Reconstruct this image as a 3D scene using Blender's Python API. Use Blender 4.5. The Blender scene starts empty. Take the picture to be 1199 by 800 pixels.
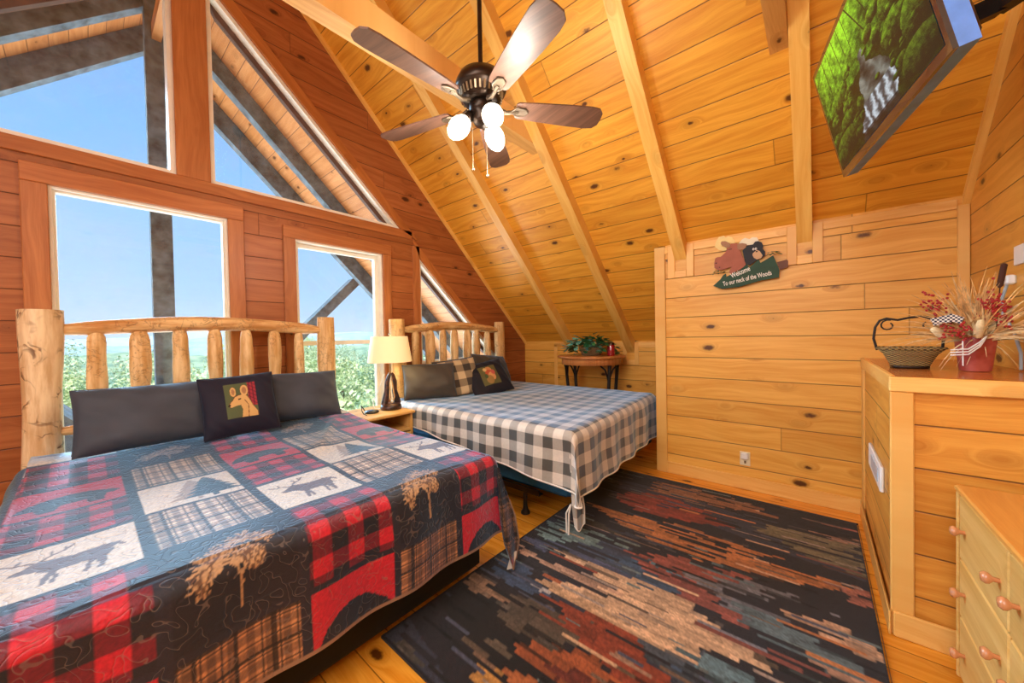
import bpy, math, random
import numpy as np
from math import sin, cos, pi, sqrt, atan2, radians
from mathutils import Vector, Matrix
random.seed(7); RNG = np.random.default_rng(5)
SC = bpy.context.scene
COL = SC.collection

# ------------------------------------------------------------------ helpers
WORLD = {}            # world position of each object's origin
class MB:
    """collects world-space shapes; build() links them as ONE mesh object"""
    def __init__(s): s.v = []; s.f = []; s.sm = []
    def add(s, vs, fs, smooth=False):
        n = len(s.v); s.v += [tuple(float(c) for c in p) for p in vs]
        for f in fs: s.f.append([i + n for i in f]); s.sm.append(smooth)
        return s
    def box(s, x0, x1, y0, y1, z0, z1, bev=0):
        if bev > 0:
            b = min(bev, (x1-x0)*.45, (y1-y0)*.45, (z1-z0)*.45)
            P = []
            for z, i in ((z0, b), (z0+b, 0), (z1-b, 0), (z1, b)):
                for (x, y) in ((x0+b, y0), (x1-b, y0), (x1, y0+b), (x1, y1-b), (x1-b, y1), (x0+b, y1), (x0, y1-b), (x0, y0+b)):
                    cx, cy = (x0+x1)/2, (y0+y1)/2
                    xx = x + (i if x < cx else -i) if i else x
                    yy = y + (i if y < cy else -i) if i else y
                    xx = min(max(xx, x0+i), x1-i); yy = min(max(yy, y0+i), y1-i)
                    P.append((xx, yy, z))
            F = [list(range(7, -1, -1)), list(range(24, 32))]
            for r in range(3):
                for k in range(8):
                    a = r*8+k; c = r*8+(k+1) % 8; F.append([a, c, c+8, a+8])
            return s.add(P, F)
        P = [(x, y, z) for z in (z0, z1) for (x, y) in ((x0, y0), (x1, y0), (x1, y1), (x0, y1))]
        return s.add(P, [[3, 2, 1, 0], [4, 5, 6, 7], [0, 1, 5, 4], [1, 2, 6, 5], [2, 3, 7, 6], [3, 0, 4, 7]])
    def prism(s, poly, a0, a1, axis='x'):
        """poly in the plane normal to axis: x->(y,z)  y->(x,z)  z->(x,y)"""
        def m(p, a):
            return (a, p[0], p[1]) if axis == 'x' else ((p[0], a, p[1]) if axis == 'y' else (p[0], p[1], a))
        n = len(poly)
        P = [m(p, a0) for p in poly] + [m(p, a1) for p in poly]
        F = [list(range(n))[::-1], list(range(n, 2*n))] + [[i, (i+1) % n, (i+1) % n + n, i+n] for i in range(n)]
        return s.add(P, F)
    def obox(s, c, ax, ay, az):
        """oriented box: centre and three half-axis vectors"""
        c, ax, ay, az = map(Vector, (c, ax, ay, az))
        P = [c + sx*ax + sy*ay + sz*az for sz in (-1, 1) for (sx, sy) in ((-1, -1), (1, -1), (1, 1), (-1, 1))]
        return s.add(P, [[3, 2, 1, 0], [4, 5, 6, 7], [0, 1, 5, 4], [1, 2, 6, 5], [2, 3, 7, 6], [3, 0, 4, 7]])
    def bar(s, p0, p1, w, h, up=(0, 0, 1)):
        p0, p1 = Vector(p0), Vector(p1); d = (p1-p0); L = d.length; d.normalize()
        a = d.cross(Vector(up)).normalized(); b = a.cross(d)
        return s.obox((p0+p1)/2, d*L/2, a*w/2, b*h/2)
    def tube(s, pts, rad, n=12, caps=True, wob=0, seed=0):
        pts = [Vector(p) for p in pts]; m = len(pts)
        if not isinstance(rad, (list, tuple)): rad = [rad]*m
        rr = random.Random(seed); P = []
        t0 = (pts[1]-pts[0]).normalized()
        u = t0.cross(Vector((0, 0, 1))) if abs(t0.z) < .9 else t0.cross(Vector((1, 0, 0)))
        u.normalize()
        ph = [rr.uniform(0, 6.28) for _ in range(4)]
        for i, p in enumerate(pts):
            t = (pts[min(i+1, m-1)] - pts[max(i-1, 0)]).normalized()
            u = (u - t*u.dot(t)).normalized(); w = t.cross(u)
            for k in range(n):
                a = 2*pi*k/n
                r = rad[i]*(1 + wob*(sin(2*a+ph[0]+i*.16) + .6*sin(3*a+ph[1]-i*.22)))
                P.append(p + u*cos(a)*r + w*sin(a)*r)
        F = [[i*n+k, i*n+(k+1) % n, (i+1)*n+(k+1) % n, (i+1)*n+k] for i in range(m-1) for k in range(n)]
        s.add(P, F, True)
        if caps:
            s.add([P[k] for k in range(n)], [list(range(n))[::-1]]); s.add([P[(m-1)*n+k] for k in range(n)], [list(range(n))])
        return s
    def lathe(s, prof, c=(0, 0, 0), axis=(0, 0, 1), n=32, smooth=True):
        """prof: [(r, h)] along axis from c"""
        ax = Vector(axis).normalized(); u = ax.cross(Vector((0, 0, 1))) if abs(ax.z) < .9 else Vector((1, 0, 0))
        u = (u - ax*u.dot(ax)).normalized(); w = ax.cross(u); c = Vector(c)
        P = [c + ax*h + (u*cos(2*pi*k/n) + w*sin(2*pi*k/n))*max(r, 1e-4) for r, h in prof for k in range(n)]
        F = [[i*n+k, i*n+(k+1) % n, (i+1)*n+(k+1) % n, (i+1)*n+k] for i in range(len(prof)-1) for k in range(n)]
        return s.add(P, F, smooth)
    def ball(s, c, r, n=16, sz=1):
        return s.lathe([(r*sin(pi*i/10), -r*cos(pi*i/10)*sz) for i in range(11)], c, n=n)
    def build(s, name, m, parent=None, origin=None, cols=None, uvs=None):
        A = np.array(s.v, dtype=np.float32)
        if origin is None:
            lo, hi = A.min(0), A.max(0); origin = ((lo[0]+hi[0])/2, (lo[1]+hi[1])/2, lo[2])
        o = Vector([float(c) for c in origin]); me = bpy.data.meshes.new(name)
        A = A - np.array(o, dtype=np.float32)
        nf = len(s.f); tot = [len(f) for f in s.f]
        me.vertices.add(len(A)); me.vertices.foreach_set('co', A.ravel())
        me.loops.add(sum(tot)); me.loops.foreach_set('vertex_index', np.concatenate([np.array(f, dtype=np.int32) for f in s.f]))
        me.polygons.add(nf); me.polygons.foreach_set('loop_start', np.concatenate([[0], np.cumsum(tot)[:-1]]).astype(np.int32))
        me.polygons.foreach_set('use_smooth', np.array(s.sm, dtype=bool))
        me.update(calc_edges=True); me.validate()
        if cols is not None:
            ca = me.color_attributes.new('Col', 'FLOAT_COLOR', 'POINT')
            ca.data.foreach_set('color', np.c_[cols, np.ones(len(cols))].astype(np.float32).ravel())
        if uvs is not None:
            at = me.attributes.new('st', 'FLOAT_VECTOR', 'POINT')
            at.data.foreach_set('vector', np.c_[uvs, np.zeros(len(uvs))].astype(np.float32).ravel())
        me.materials.append(m)
        ob = bpy.data.objects.new(name, me); COL.objects.link(ob)
        if parent is not None:
            ob.parent = parent; ob.location = o - WORLD[parent.name]
        else: ob.location = o
        WORLD[ob.name] = o
        return ob
def thing(name, label, cat, loc, group=None, kind=None):
    o = bpy.data.objects.new(name, None); COL.objects.link(o); o.location = loc; o.empty_display_size = .1
    WORLD[o.name] = Vector(loc)
    return tag(o, label, cat, group, kind)
def tag(o, label=None, cat=None, group=None, kind=None):
    if label: o['label'] = label
    if cat: o['category'] = cat
    if group: o['group'] = group
    if kind: o['kind'] = kind
    return o
def struct(o, label=None, cat='structure'):
    o['kind'] = 'structure'
    if label: o['label'] = label
    o['category'] = cat
    return o
def grid(P, nu, nv):
    return [[i*nv+j, i*nv+j+1, (i+1)*nv+j+1, (i+1)*nv+j] for i in range(nu-1) for j in range(nv-1)]
def bulk(P, nu, nv, flip=False):
    """MB holding a smooth grid sheet"""
    m = MB(); m.v = [tuple(p) for p in np.asarray(P, dtype=float).reshape(-1, 3)]
    i, j = np.meshgrid(np.arange(nu-1), np.arange(nv-1), indexing='ij'); a = (i*nv+j).ravel()
    F = np.c_[a, a+1, a+nv+1, a+nv]
    if flip: F = F[:, ::-1]
    m.f = F.tolist(); m.sm = [True]*len(m.f)
    return m
def lin(c):
    c = np.asarray(c, dtype=float)/255.
    return np.where(c <= .04045, c/12.92, ((c+.055)/1.055)**2.4)
def L4(c): return tuple(lin(c)) + (1,)

# ------------------------------------------------------------------ materials
class NT:
    def __init__(s, name):
        s.m = bpy.data.materials.new(name); s.m.use_nodes = True; s.t = s.m.node_tree; s.n = s.t.nodes
        s.n.clear(); s.out = s.n.new('ShaderNodeOutputMaterial'); s.b = s.n.new('ShaderNodeBsdfPrincipled')
        s.t.links.new(s.b.outputs[0], s.out.inputs[0])
    def _in(s, sock, v):
        if v is None: return
        if isinstance(v, bpy.types.NodeSocket): s.t.links.new(v, sock)
        elif isinstance(v, (tuple, list, np.ndarray)):
            sock.default_value = tuple(v) if len(v) == len(sock.default_value) else tuple(v)[:len(sock.default_value)]
        else: sock.default_value = v
    def math(s, op, a, b=None, c=None, clamp=False):
        n = s.n.new('ShaderNodeMath'); n.operation = op; n.use_clamp = clamp
        s._in(n.inputs[0], a); s._in(n.inputs[1], b); s._in(n.inputs[2], c); return n.outputs[0]
    def vmath(s, op, a, b=None, out=0):
        n = s.n.new('ShaderNodeVectorMath'); n.operation = op
        s._in(n.inputs[0], a); s._in(n.inputs[1], b); return n.outputs['Value' if op in ('DOT_PRODUCT', 'LENGTH', 'DISTANCE') else 'Vector']
    def comb(s, x, y, z=0.):
        n = s.n.new('ShaderNodeCombineXYZ'); s._in(n.inputs[0], x); s._in(n.inputs[1], y); s._in(n.inputs[2], z); return n.outputs[0]
    def sep(s, v):
        n = s.n.new('ShaderNodeSeparateXYZ'); s._in(n.inputs[0], v); return n.outputs
    def pos(s): return s.n.new('ShaderNodeNewGeometry').outputs['Position']
    def obj(s): return s.n.new('ShaderNodeTexCoord').outputs['Object']
    def attr(s, a):
        n = s.n.new('ShaderNodeAttribute'); n.attribute_name = a; return n
    def noise(s, v, scale, detail=3, rough=.55, dist=0, out='Fac'):
        n = s.n.new('ShaderNodeTexNoise'); s._in(n.inputs['Vector'], v); n.inputs['Scale'].default_value = scale
        n.inputs['Detail'].default_value = detail; n.inputs['Roughness'].default_value = rough; n.inputs['Distortion'].default_value = dist
        return n.outputs[out]
    def white(s, v):
        n = s.n.new('ShaderNodeTexWhiteNoise'); n.noise_dimensions = '3D'; s._in(n.inputs['Vector'], v); return n.outputs
    def voro(s, v, scale, rnd=1., feature='F1'):
        n = s.n.new('ShaderNodeTexVoronoi'); n.feature = feature; s._in(n.inputs['Vector'], v)
        n.inputs['Scale'].default_value = scale; n.inputs['Randomness'].default_value = rnd; return n.outputs
    def mix(s, f, a, b, mode='MIX'):
        n = s.n.new('ShaderNodeMix'); n.data_type = 'RGBA'; n.blend_type = mode
        s._in(n.inputs[0], f); s._in(n.inputs[6], a); s._in(n.inputs[7], b); return n.outputs[2]
    def ss(s, v, a, b, o0=0., o1=1.):
        n = s.n.new('ShaderNodeMapRange'); n.interpolation_type = 'SMOOTHSTEP'
        s._in(n.inputs[0], v); n.inputs[1].default_value = a; n.inputs[2].default_value = b
        n.inputs[3].default_value = o0; n.inputs[4].default_value = o1; return n.outputs[0]
    def ramp(s, f, stops):
        n = s.n.new('ShaderNodeValToRGB'); r = n.color_ramp
        while len(r.elements) < len(stops): r.elements.new(.5)
        for e, (p, c) in zip(r.elements, stops): e.position = p; e.color = L4(c)
        s._in(n.inputs[0], f); return n.outputs[0]
    def bump(s, h, st=.3, d=.01):
        n = s.n.new('ShaderNodeBump'); n.inputs['Strength'].default_value = st; n.inputs['Distance'].default_value = d
        s._in(n.inputs['Height'], h); s.t.links.new(n.outputs[0], s.b.inputs['Normal'])
    def set(s, **k):
        for a, v in k.items(): s._in(s.b.inputs[{'color': 'Base Color', 'rough': 'Roughness', 'metal': 'Metallic', 'emit': 'Emission Color', 'es': 'Emission Strength', 'alpha': 'Alpha', 'sheen': 'Sheen Weight', 'sr': 'Sheen Roughness', 'st': 'Sheen Tint', 'trans': 'Transmission Weight', 'ior': 'IOR', 'coat': 'Coat Weight', 'cr': 'Coat Roughness', 'spec': 'Specular IOR Level', 'sss': 'Subsurface Weight'}[a]], v)
        return s
def plain(name, c, rough=.5, metal=0., var=.12, scale=12., **k):
    t = NT(name); p = t.obj(); n = t.noise(p, scale, 4)
    c = np.array(c, dtype=float)
    col = t.ramp(n, [(.3, np.clip(c*(1-var), 0, 255)), (.7, np.clip(c*(1+var*.7), 0, 255))])
    t.set(color=col, rough=rough, metal=metal, **k); return t.m
def wood(name, lo, hi, along, across, pw=.18, rough=.42, knots=.5, seam=1., bl=7., dark=(70, 28, 8), spec=.4, contrast=.62, objspace=False, kscale=1.):
    """sawn pine: boards of width pw (0 = one board), grain, knots and V-grooves, all by position"""
    t = NT(name); P = t.obj() if objspace else t.pos()
    a = t.vmath('DOT_PRODUCT', P, along); c = t.vmath('DOT_PRODUCT', P, across)
    if not pw:
        c2 = c; idx = t.math('MULTIPLY', t.math('FLOOR', t.math('MULTIPLY', a, .01)), 1.)
        fr = None; oi = t.n.new('ShaderNodeObjectInfo').outputs['Random']; idx = t.math('MULTIPLY', oi, 53.)
    else:
        cc = t.math('DIVIDE', c, pw); idx = t.math('FLOOR', cc); fr = t.math('SUBTRACT', cc, idx)
    w1 = t.white(t.comb(idx, 3.3))[0]
    al = t.math('ADD', a, t.math('MULTIPLY', w1, 7.))
    bi = t.math('FLOOR', t.math('DIVIDE', al, bl)) if pw else idx
    w2 = t.white(t.comb(idx, bi, 1.7)); rnd = w2[0]
    off = t.math('MULTIPLY', rnd, 31.)
    # knots
    kv = t.comb(t.math('MULTIPLY', al, 1.9*kscale), t.math('ADD', t.math('MULTIPLY', c, 3.6*kscale), off), off)
    vo = t.voro(kv, 2.1, .85); kd = vo[0]; kr = t.sep(vo[1])[0]
    kw = t.math('ADD', kd, t.math('MULTIPLY', t.math('SUBTRACT', t.noise(P, 45., 2), .5), .12))
    has = t.math('LESS_THAN', kr, knots)
    ksz = t.math('ADD', t.math('MULTIPLY', kr, .46), .07)
    core = t.math('MULTIPLY', has, t.ss(t.math('DIVIDE', kw, t.math('ADD', ksz, .015)), .35, .75, 1., 0.))
    halo = t.math('MULTIPLY', has, t.ss(kd, .06, .42, 1., 0.))
    # grain
    bend = t.math('MULTIPLY', t.math('ADD', t.noise(t.comb(t.math('MULTIPLY', al, 1.1), t.math('MULTIPLY', c, 3.), off), 1., 2), t.math('MULTIPLY', halo, .55)), 1.)
    gv = t.comb(t.math('MULTIPLY', al, .9), t.math('ADD', t.math('MULTIPLY', c, 16.), t.math('MULTIPLY', bend, 3.2)), off)
    g1 = t.noise(gv, 1.8, 5, .6); g2 = t.noise(t.comb(t.math('MULTIPLY', al, 3.), t.math('MULTIPLY', c, 110.), off), 2., 2)
    g = t.math('ADD', t.math('MULTIPLY', g1, .8), t.math('MULTIPLY', g2, .2))
    col = t.mix(t.ss(g, .5-.18/contrast, .5+.18/contrast), L4(lo), L4(hi))
    tone = t.math('ADD', t.math('MULTIPLY', rnd, .2), .88)
    col = t.mix(1., col, t.comb(tone, t.math('POWER', tone, 1.25), t.math('POWER', tone, 1.7)), 'MULTIPLY')
    col = t.mix(t.math('MULTIPLY', halo, .38), col, t.mix(.5, L4(lo), L4(dark)))
    col = t.mix(t.math('MULTIPLY', core, .92), col, L4(dark))
    h = t.math('MULTIPLY', g, .12)
    if fr is not None and seam:
        e = t.math('MINIMUM', fr, t.math('SUBTRACT', 1., fr))
        sm = t.ss(e, .006, .026, 1., 0.)
        bf = t.math('FRACT', t.math('DIVIDE', al, bl)); be = t.math('MINIMUM', bf, t.math('SUBTRACT', 1., bf))
        sm = t.math('MAXIMUM', sm, t.math('MULTIPLY', t.ss(be, .00018, .0006, 1., 0.), .6))
        col = t.mix(t.math('MULTIPLY', sm, .8*seam), col, L4(np.array(dark)*.8))
        lip = t.ss(fr, .94, .975, 0., .25)
        h = t.math('SUBTRACT', h, t.math('MULTIPLY', sm, 1.))
    t.set(color=col, rough=rough, spec=spec); t.bump(h, .35, .012)
    return t.m
MC = {}
# ------------------------------------------------------------------ key dimensions (metres)
WX, KY, DY, RX, SX = -3.47, 3.496, 4.42, .72, -1.13     # gable wall, near knee wall, deep wall, right wall, step
RY, MS = .547, .97                                       # ridge line and roof pitch
def ceil_z(y): return 2.11 + MS*(KY - (y if y >= RY else 2*RY - y))
SL = 1/sqrt(1+MS*MS)
X1, Y1, Z1 = (1, 0, 0), (0, 1, 0), (0, 0, 1)
M = {}
M['gable'] = wood('gable_pine_backlit', (142, 76, 36), (180, 112, 64), Y1, Z1, .18, dark=(58, 20, 6))  # pine darkened to red-brown, backlit shade put into the colour
M['knee'] = wood('wall_pine', (216, 148, 52), (240, 188, 92), X1, Z1, .18)
M['right'] = wood('right_pine', (208, 140, 46), (234, 176, 82), Y1, Z1, .18)
M['ceil_r'] = wood('ceiling_pine', (210, 136, 34), (242, 182, 68), X1, (0, SL, -MS*SL), .18, knots=.5)
M['ceil_l'] = wood('ceiling_pine_left', (206, 122, 28), (244, 178, 66), X1, (0, SL, MS*SL), .18, knots=.4)
M['soffit'] = wood('soffit_pine', (190, 116, 62), (222, 156, 98), X1, (0, SL, -MS*SL), .18)
M['soffit_l'] = wood('soffit_pine_left', (190, 116, 62), (222, 156, 98), X1, (0, SL, MS*SL), .18)
M['floor'] = wood('floor_pine', (206, 124, 22), (240, 172, 62), X1, Y1, .14, rough=.24, seam=.8, spec=.55)
M['trim_x'] = wood('trim_pine_x', (228, 164, 76), (246, 202, 120), X1, Z1, 0, knots=.25)
M['trim_y'] = wood('trim_pine_y', (154, 84, 42), (194, 124, 70), Y1, Z1, 0, knots=.3)  # gable trim, darkened copy of the pale trim for the backlit wall
M['trim_yl'] = wood('trim_pine_light', (228, 164, 76), (246, 202, 120), Y1, Z1, 0, knots=.3)
M['trim_z'] = wood('trim_pine_z', (228, 164, 76), (246, 202, 120), Z1, Y1, 0, knots=.25)
M['case_z'] = wood('casing_pine_z', (152, 86, 44), (192, 124, 72), Z1, Y1, 0, knots=.3)  # casing pine with the same backlit darkening as the gable
M['case_s'] = wood('casing_pine_slope', (160, 90, 42), (200, 128, 68), (0, SL, -MS*SL), (0, MS*SL, SL), 0, knots=.3)  # sloping casing, backlit darkening in the colour too
M['rafter'] = wood('rafter_pine', (226, 164, 70), (246, 202, 112), (0, SL, -MS*SL), X1, 0, knots=.28)
M['rafter_l'] = wood('rafter_pine_left', (226, 164, 70), (246, 202, 112), (0, SL, MS*SL), X1, 0, knots=.28)
M['tie'] = wood('tie_pine', (204, 146, 72), (236, 190, 118), Y1, X1, 0, knots=.3)
M['ledge'] = wood('ledge_pine', (176, 96, 34), (206, 124, 52), X1, Y1, .2, rough=.2, seam=.6, spec=.6)
M['chest_f'] = wood('chest_pine_front', (214, 160, 78), (240, 200, 124), Y1, Z1, 0, knots=.12, objspace=False)
M['chest_t'] = wood('chest_pine_top', (212, 140, 58), (238, 178, 92), Y1, X1, 0, rough=.3, knots=.12)
M['stand'] = wood('nightstand_pine', (214, 156, 76), (244, 204, 130), Y1, X1, 0, knots=.1)
M['beam_out'] = plain('weathered_beam', (92, 108, 118), .85, var=.35, scale=9)  # weathered grey lifted toward blue, haze put into the colour
M['white_frame'] = plain('white_vinyl', (236, 228, 212), .4, var=.03)
M['brown_frame'] = plain('brown_frame', (96, 66, 52), .6)
M['white_plastic'] = plain('white_plastic', (234, 236, 236), .35, var=.02)
M['grey_plastic'] = plain('grey_plastic', (168, 184, 196), .3, var=.03)
M['ivory'] = plain('ivory_plastic', (232, 222, 190), .4, var=.02)
M['bronze'] = plain('dark_bronze', (52, 40, 32), .32, .75, var=.2)
M['bronze_l'] = plain('aged_brass', (150, 132, 104), .3, .7, var=.15)
M['iron'] = plain('black_iron', (38, 32, 30), .5, .4, var=.3)
M['black'] = plain('black_fabric', (14, 15, 20), .85, var=.2)
M['black_plastic'] = plain('black_plastic', (22, 23, 26), .25, var=.1)
M['blue_fabric'] = plain('blue_box_spring_cloth', (30, 92, 130), .8, var=.12, scale=30)
M['white_cloth'] = plain('white_cloth', (226, 220, 210), .9, var=.05)
t = NT('window_glass'); P = t.pos()
sp = t.math('MULTIPLY', t.ss(t.noise(P, 160., 2), .68, .8), .16)
dirt = t.math('ADD', t.ss(t.noise(P, 3.5, 4), .35, .8, .0, .05), sp)
t.n.remove(t.b); tr = t.n.new('ShaderNodeBsdfTransparent'); tr.inputs[0].default_value = (.96, .98, 1, 1)
gl = t.n.new('ShaderNodeBsdfGlossy'); gl.inputs['Roughness'].default_value = .02; gl.inputs[0].default_value = (.9, .95, 1, 1)
df = t.n.new('ShaderNodeBsdfDiffuse'); df.inputs[0].default_value = (.75, .8, .85, 1)
m1 = t.n.new('ShaderNodeMixShader'); m1.inputs[0].default_value = .035; t.t.links.new(tr.outputs[0], m1.inputs[1]); t.t.links.new(gl.outputs[0], m1.inputs[2])
m2 = t.n.new('ShaderNodeMixShader'); t.t.links.new(dirt, m2.inputs[0]); t.t.links.new(m1.outputs[0], m2.inputs[1]); t.t.links.new(df.outputs[0], m2.inputs[2])
t.t.links.new(m2.outputs[0], t.out.inputs[0]); M['glass'] = t.m

# ------------------------------------------------------------------ shell
def clip(poly, f):
    out = []
    for i, p in enumerate(poly):
        q = poly[(i+1) % len(poly)]; a, b = f(p), f(q)
        if a >= 0: out.append(p)
        if a*b < 0: k = a/(a-b); out.append((p[0]+(q[0]-p[0])*k, p[1]+(q[1]-p[1])*k))
    return out
def under_roof(poly):
    for f in (lambda p: 2.11+MS*(KY-p[0])-p[1], lambda p: 2.11+MS*(KY-2*RY+p[0])-p[1]):
        poly = clip(poly, f)
        if len(poly) < 3: return None
    return poly
BY = -2.6
W1, W2 = (-.115, .735, .5, 2.245), (1.204, 2.03, .5, 2.18)
ZB = 2.487                                                # top of the header band
HYP = .93
UA, UB = .642, .642+(3.985-ZB)/HYP                        # upper right pane: straight side, toe
def R(y0, y1, z0, z1): return [(y0, z0), (y1, z0), (y1, z1), (y0, z1)]
pieces = [R(BY, 4.6, 0, .5), R(BY, W1[0], .5, ZB), R(W1[0], W1[1], W1[3], ZB), R(W1[1], W2[0], .5, ZB), R(W2[0], W2[1], W2[3], ZB),
          R(W2[1], 2.484, .5, ZB), R(2.484, 4.6, .5, 1.0), [(2.484, 2.214), (2.484+(1.214)/HYP, 1.0), (4.6, 1.0), (4.6, ZB), (2.484, ZB)],
          R(2*RY-UA, UA, ZB, 5.2), [(UA, 3.985), (UB, ZB), (4.6, ZB), (4.6, 5.2), (UA, 5.2)]]
pieces.append([(2*RY-y, z) for y, z in pieces[-1]][::-1])
m = MB()
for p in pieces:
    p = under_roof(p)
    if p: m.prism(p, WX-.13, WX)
wl = struct(m.build('wall_left', M['gable']), 'backlit red-brown pine plank gable wall holding the windows behind the beds')
FX = RX+.1
struct(MB().box(WX-.13, FX, BY-.1, DY+.1, -.12, 0).build('floor', M['floor']), 'golden pine plank floor')
def roofslab(y0, y1, x0, x1, th, mat, name, dz=0):
    z0, z1 = ceil_z(y0)+dz, ceil_z(y1)+dz
    return MB().prism([(y0, z0), (y1, z1), (y1, z1+th), (y0, z0+th)], x0, x1).build(name, mat)
ce = struct(roofslab(RY, DY+.1, WX-.13, FX, .1, M['ceil_r'], 'ceiling'), 'knotty pine plank sloping ceiling over the beds')
cl = roofslab(BY-.1, RY, WX-.13, FX, .1, M['ceil_l'], 'ceiling_slope', 0); cl.parent = ce; cl.location = WORLD[cl.name]-WORLD[ce.name]
# exterior roof overhang
so = struct(roofslab(RY, DY+.9, -6.0, WX-.13, .1, M['soffit'], 'roof_overhang'), 'plank underside of the roof overhang outside the windows')
s2 = roofslab(BY-.9, RY, -6.0, WX-.13, .1, M['soffit_l'], 'overhang_slope'); s2.parent = so; s2.location = WORLD[s2.name]-WORLD[so.name]
struct(MB().box(SX, FX, KY, KY+.08, 0, 2.11).build('wall_far', M['knee']), 'honey pine plank knee wall with the animal sign')
struct(MB().box(WX-.13, SX, DY, DY+.1, 0, ceil_z(DY)).build('wall_alcove', M['knee']), 'low pine plank wall at the back of the bed alcove')
struct(MB().prism([(KY, 0), (DY, 0), (DY, ceil_z(DY)), (KY, 2.11)], SX, SX+.06).build('wall_step', M['right']))
struct(MB().prism(under_roof(R(BY, KY, 0, 5.2)), RX, RX+.1).build('wall_right', M['right']), 'pine plank wall on the right behind the box ledge')
struct(MB().box(WX-.13, FX, BY-.1, BY, 0, ceil_z(BY)).build('wall_back', M['knee']))
# trims of the far wall
T = .018
def sbox(name, mat, *a, parent=None, bev=.003): return MB().box(*a, bev=bev).build(name, mat, parent)
def strim(name, mat, *a): return struct(sbox(name, mat, *a))
strim('trim_1', M['trim_z'], SX-.035, SX+.06, KY-T, KY, 0, 2.1)
RAFT = [(-2.675, -2.585), (-1.83, -1.73), (-.985, -.885), (-.11, -.02)]
k = 2
prev = SX+.06
def edge(x0, x1, y, z0, z1, mat):
    global k
    strim('trim_%d' % k, mat, x0, x1, y-T, y, z0, z1); k += 1
for (a, b) in RAFT[2:]:
    edge(prev, a-.06, KY, 2.03, 2.09, M['trim_x'])
    edge(a-.06, a, KY, 1.80, 2.09, M['trim_z']); edge(b, b+.06, KY, 1.80, 2.09, M['trim_z']); edge(a, b, KY, 1.80, 1.865, M['trim_x'])
    prev = b+.06
edge(prev, .668, KY, 2.03, 2.09, M['trim_x'])
edge(.668, .718, KY, 1.105, 2.05, M['trim_z'])
prev = WX
za = ceil_z(DY)
edge(WX+.55, WX+.60, DY, 0, za-.05, M['trim_z']); prev = WX+.55
for (a, b) in RAFT[:2]:
    edge(prev, a-.05, DY, za-.08, za-.02, M['trim_x']); edge(b, b+.05, DY, za-.3, za-.03, M['trim_z']); edge(a-.05, a, DY, za-.3, za-.03, M['trim_z']); edge(a, b, DY, za-.3, za-.24, M['trim_x'])
    prev = b+.05
edge(prev, SX, DY, za-.08, za-.02, M['trim_x'])
struct(sbox('baseboard_far', M['trim_x'], SX+.06, .243, KY-.016, KY, 0, .105))
# sloping trims (cove strips) where the gable and right wall meet the ceiling
def slope_strip(x0, x1, y0, y1, drop, h, name, mat, parent=None):
    p = [(y0, ceil_z(y0)-drop-h), (y1, ceil_z(y1)-drop-h), (y1, ceil_z(y1)-drop), (y0, ceil_z(y0)-drop)]
    return MB().prism(p, x0, x1).build(name, mat, parent)
struct(slope_strip(WX, WX+.03, RY, DY, 0, .045, 'trim_%d' % k, M['rafter'])); k += 1
struct(slope_strip(RX-.03, RX, 1.2, KY, 0, .06, 'trim_%d' % k, M['rafter'])); k += 1
# rafters, each its own beam; ties between them
for i, (a, b) in enumerate(RAFT):
    y1 = DY if i < 2 else KY
    r = slope_strip(a, b, RY, y1, 0, .15*1.0, 'ceiling_rafter', M['rafter'])
    tag(r, ['pine rafter nearest the gable windows', 'pine rafter running down behind the round table', 'pine rafter ending left of the animal sign', 'pine rafter ending right of the animal sign, beside the television'][i], 'beam', 'pine rafters under the sloping ceiling')
    p = [(BY, ceil_z(BY)-.15), (RY, ceil_z(RY)-.15), (RY, ceil_z(RY)), (BY, ceil_z(BY))]
    struct(MB().prism(p, a, b).build('trim_%d' % k, M['rafter_l'])); k += 1
for i, (a, b, z, l) in enumerate([(-1.95, -1.832, 2.93, 'pale pine collar tie crossing behind the fan blades'), (-.203, -.112, 2.93, 'short-looking pine tie end beside the rafter left of the television')]):
    zt = z+.19; yc = KY-(z-2.11)/MS; yt = KY-(zt-2.11)/MS
    t_ = MB().prism([(2*RY-yc, z), (yc, z), (yt, zt), (2*RY-yt, zt)], a, b).build('collar_tie', M['tie']); tag(t_, l, 'beam')
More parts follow.
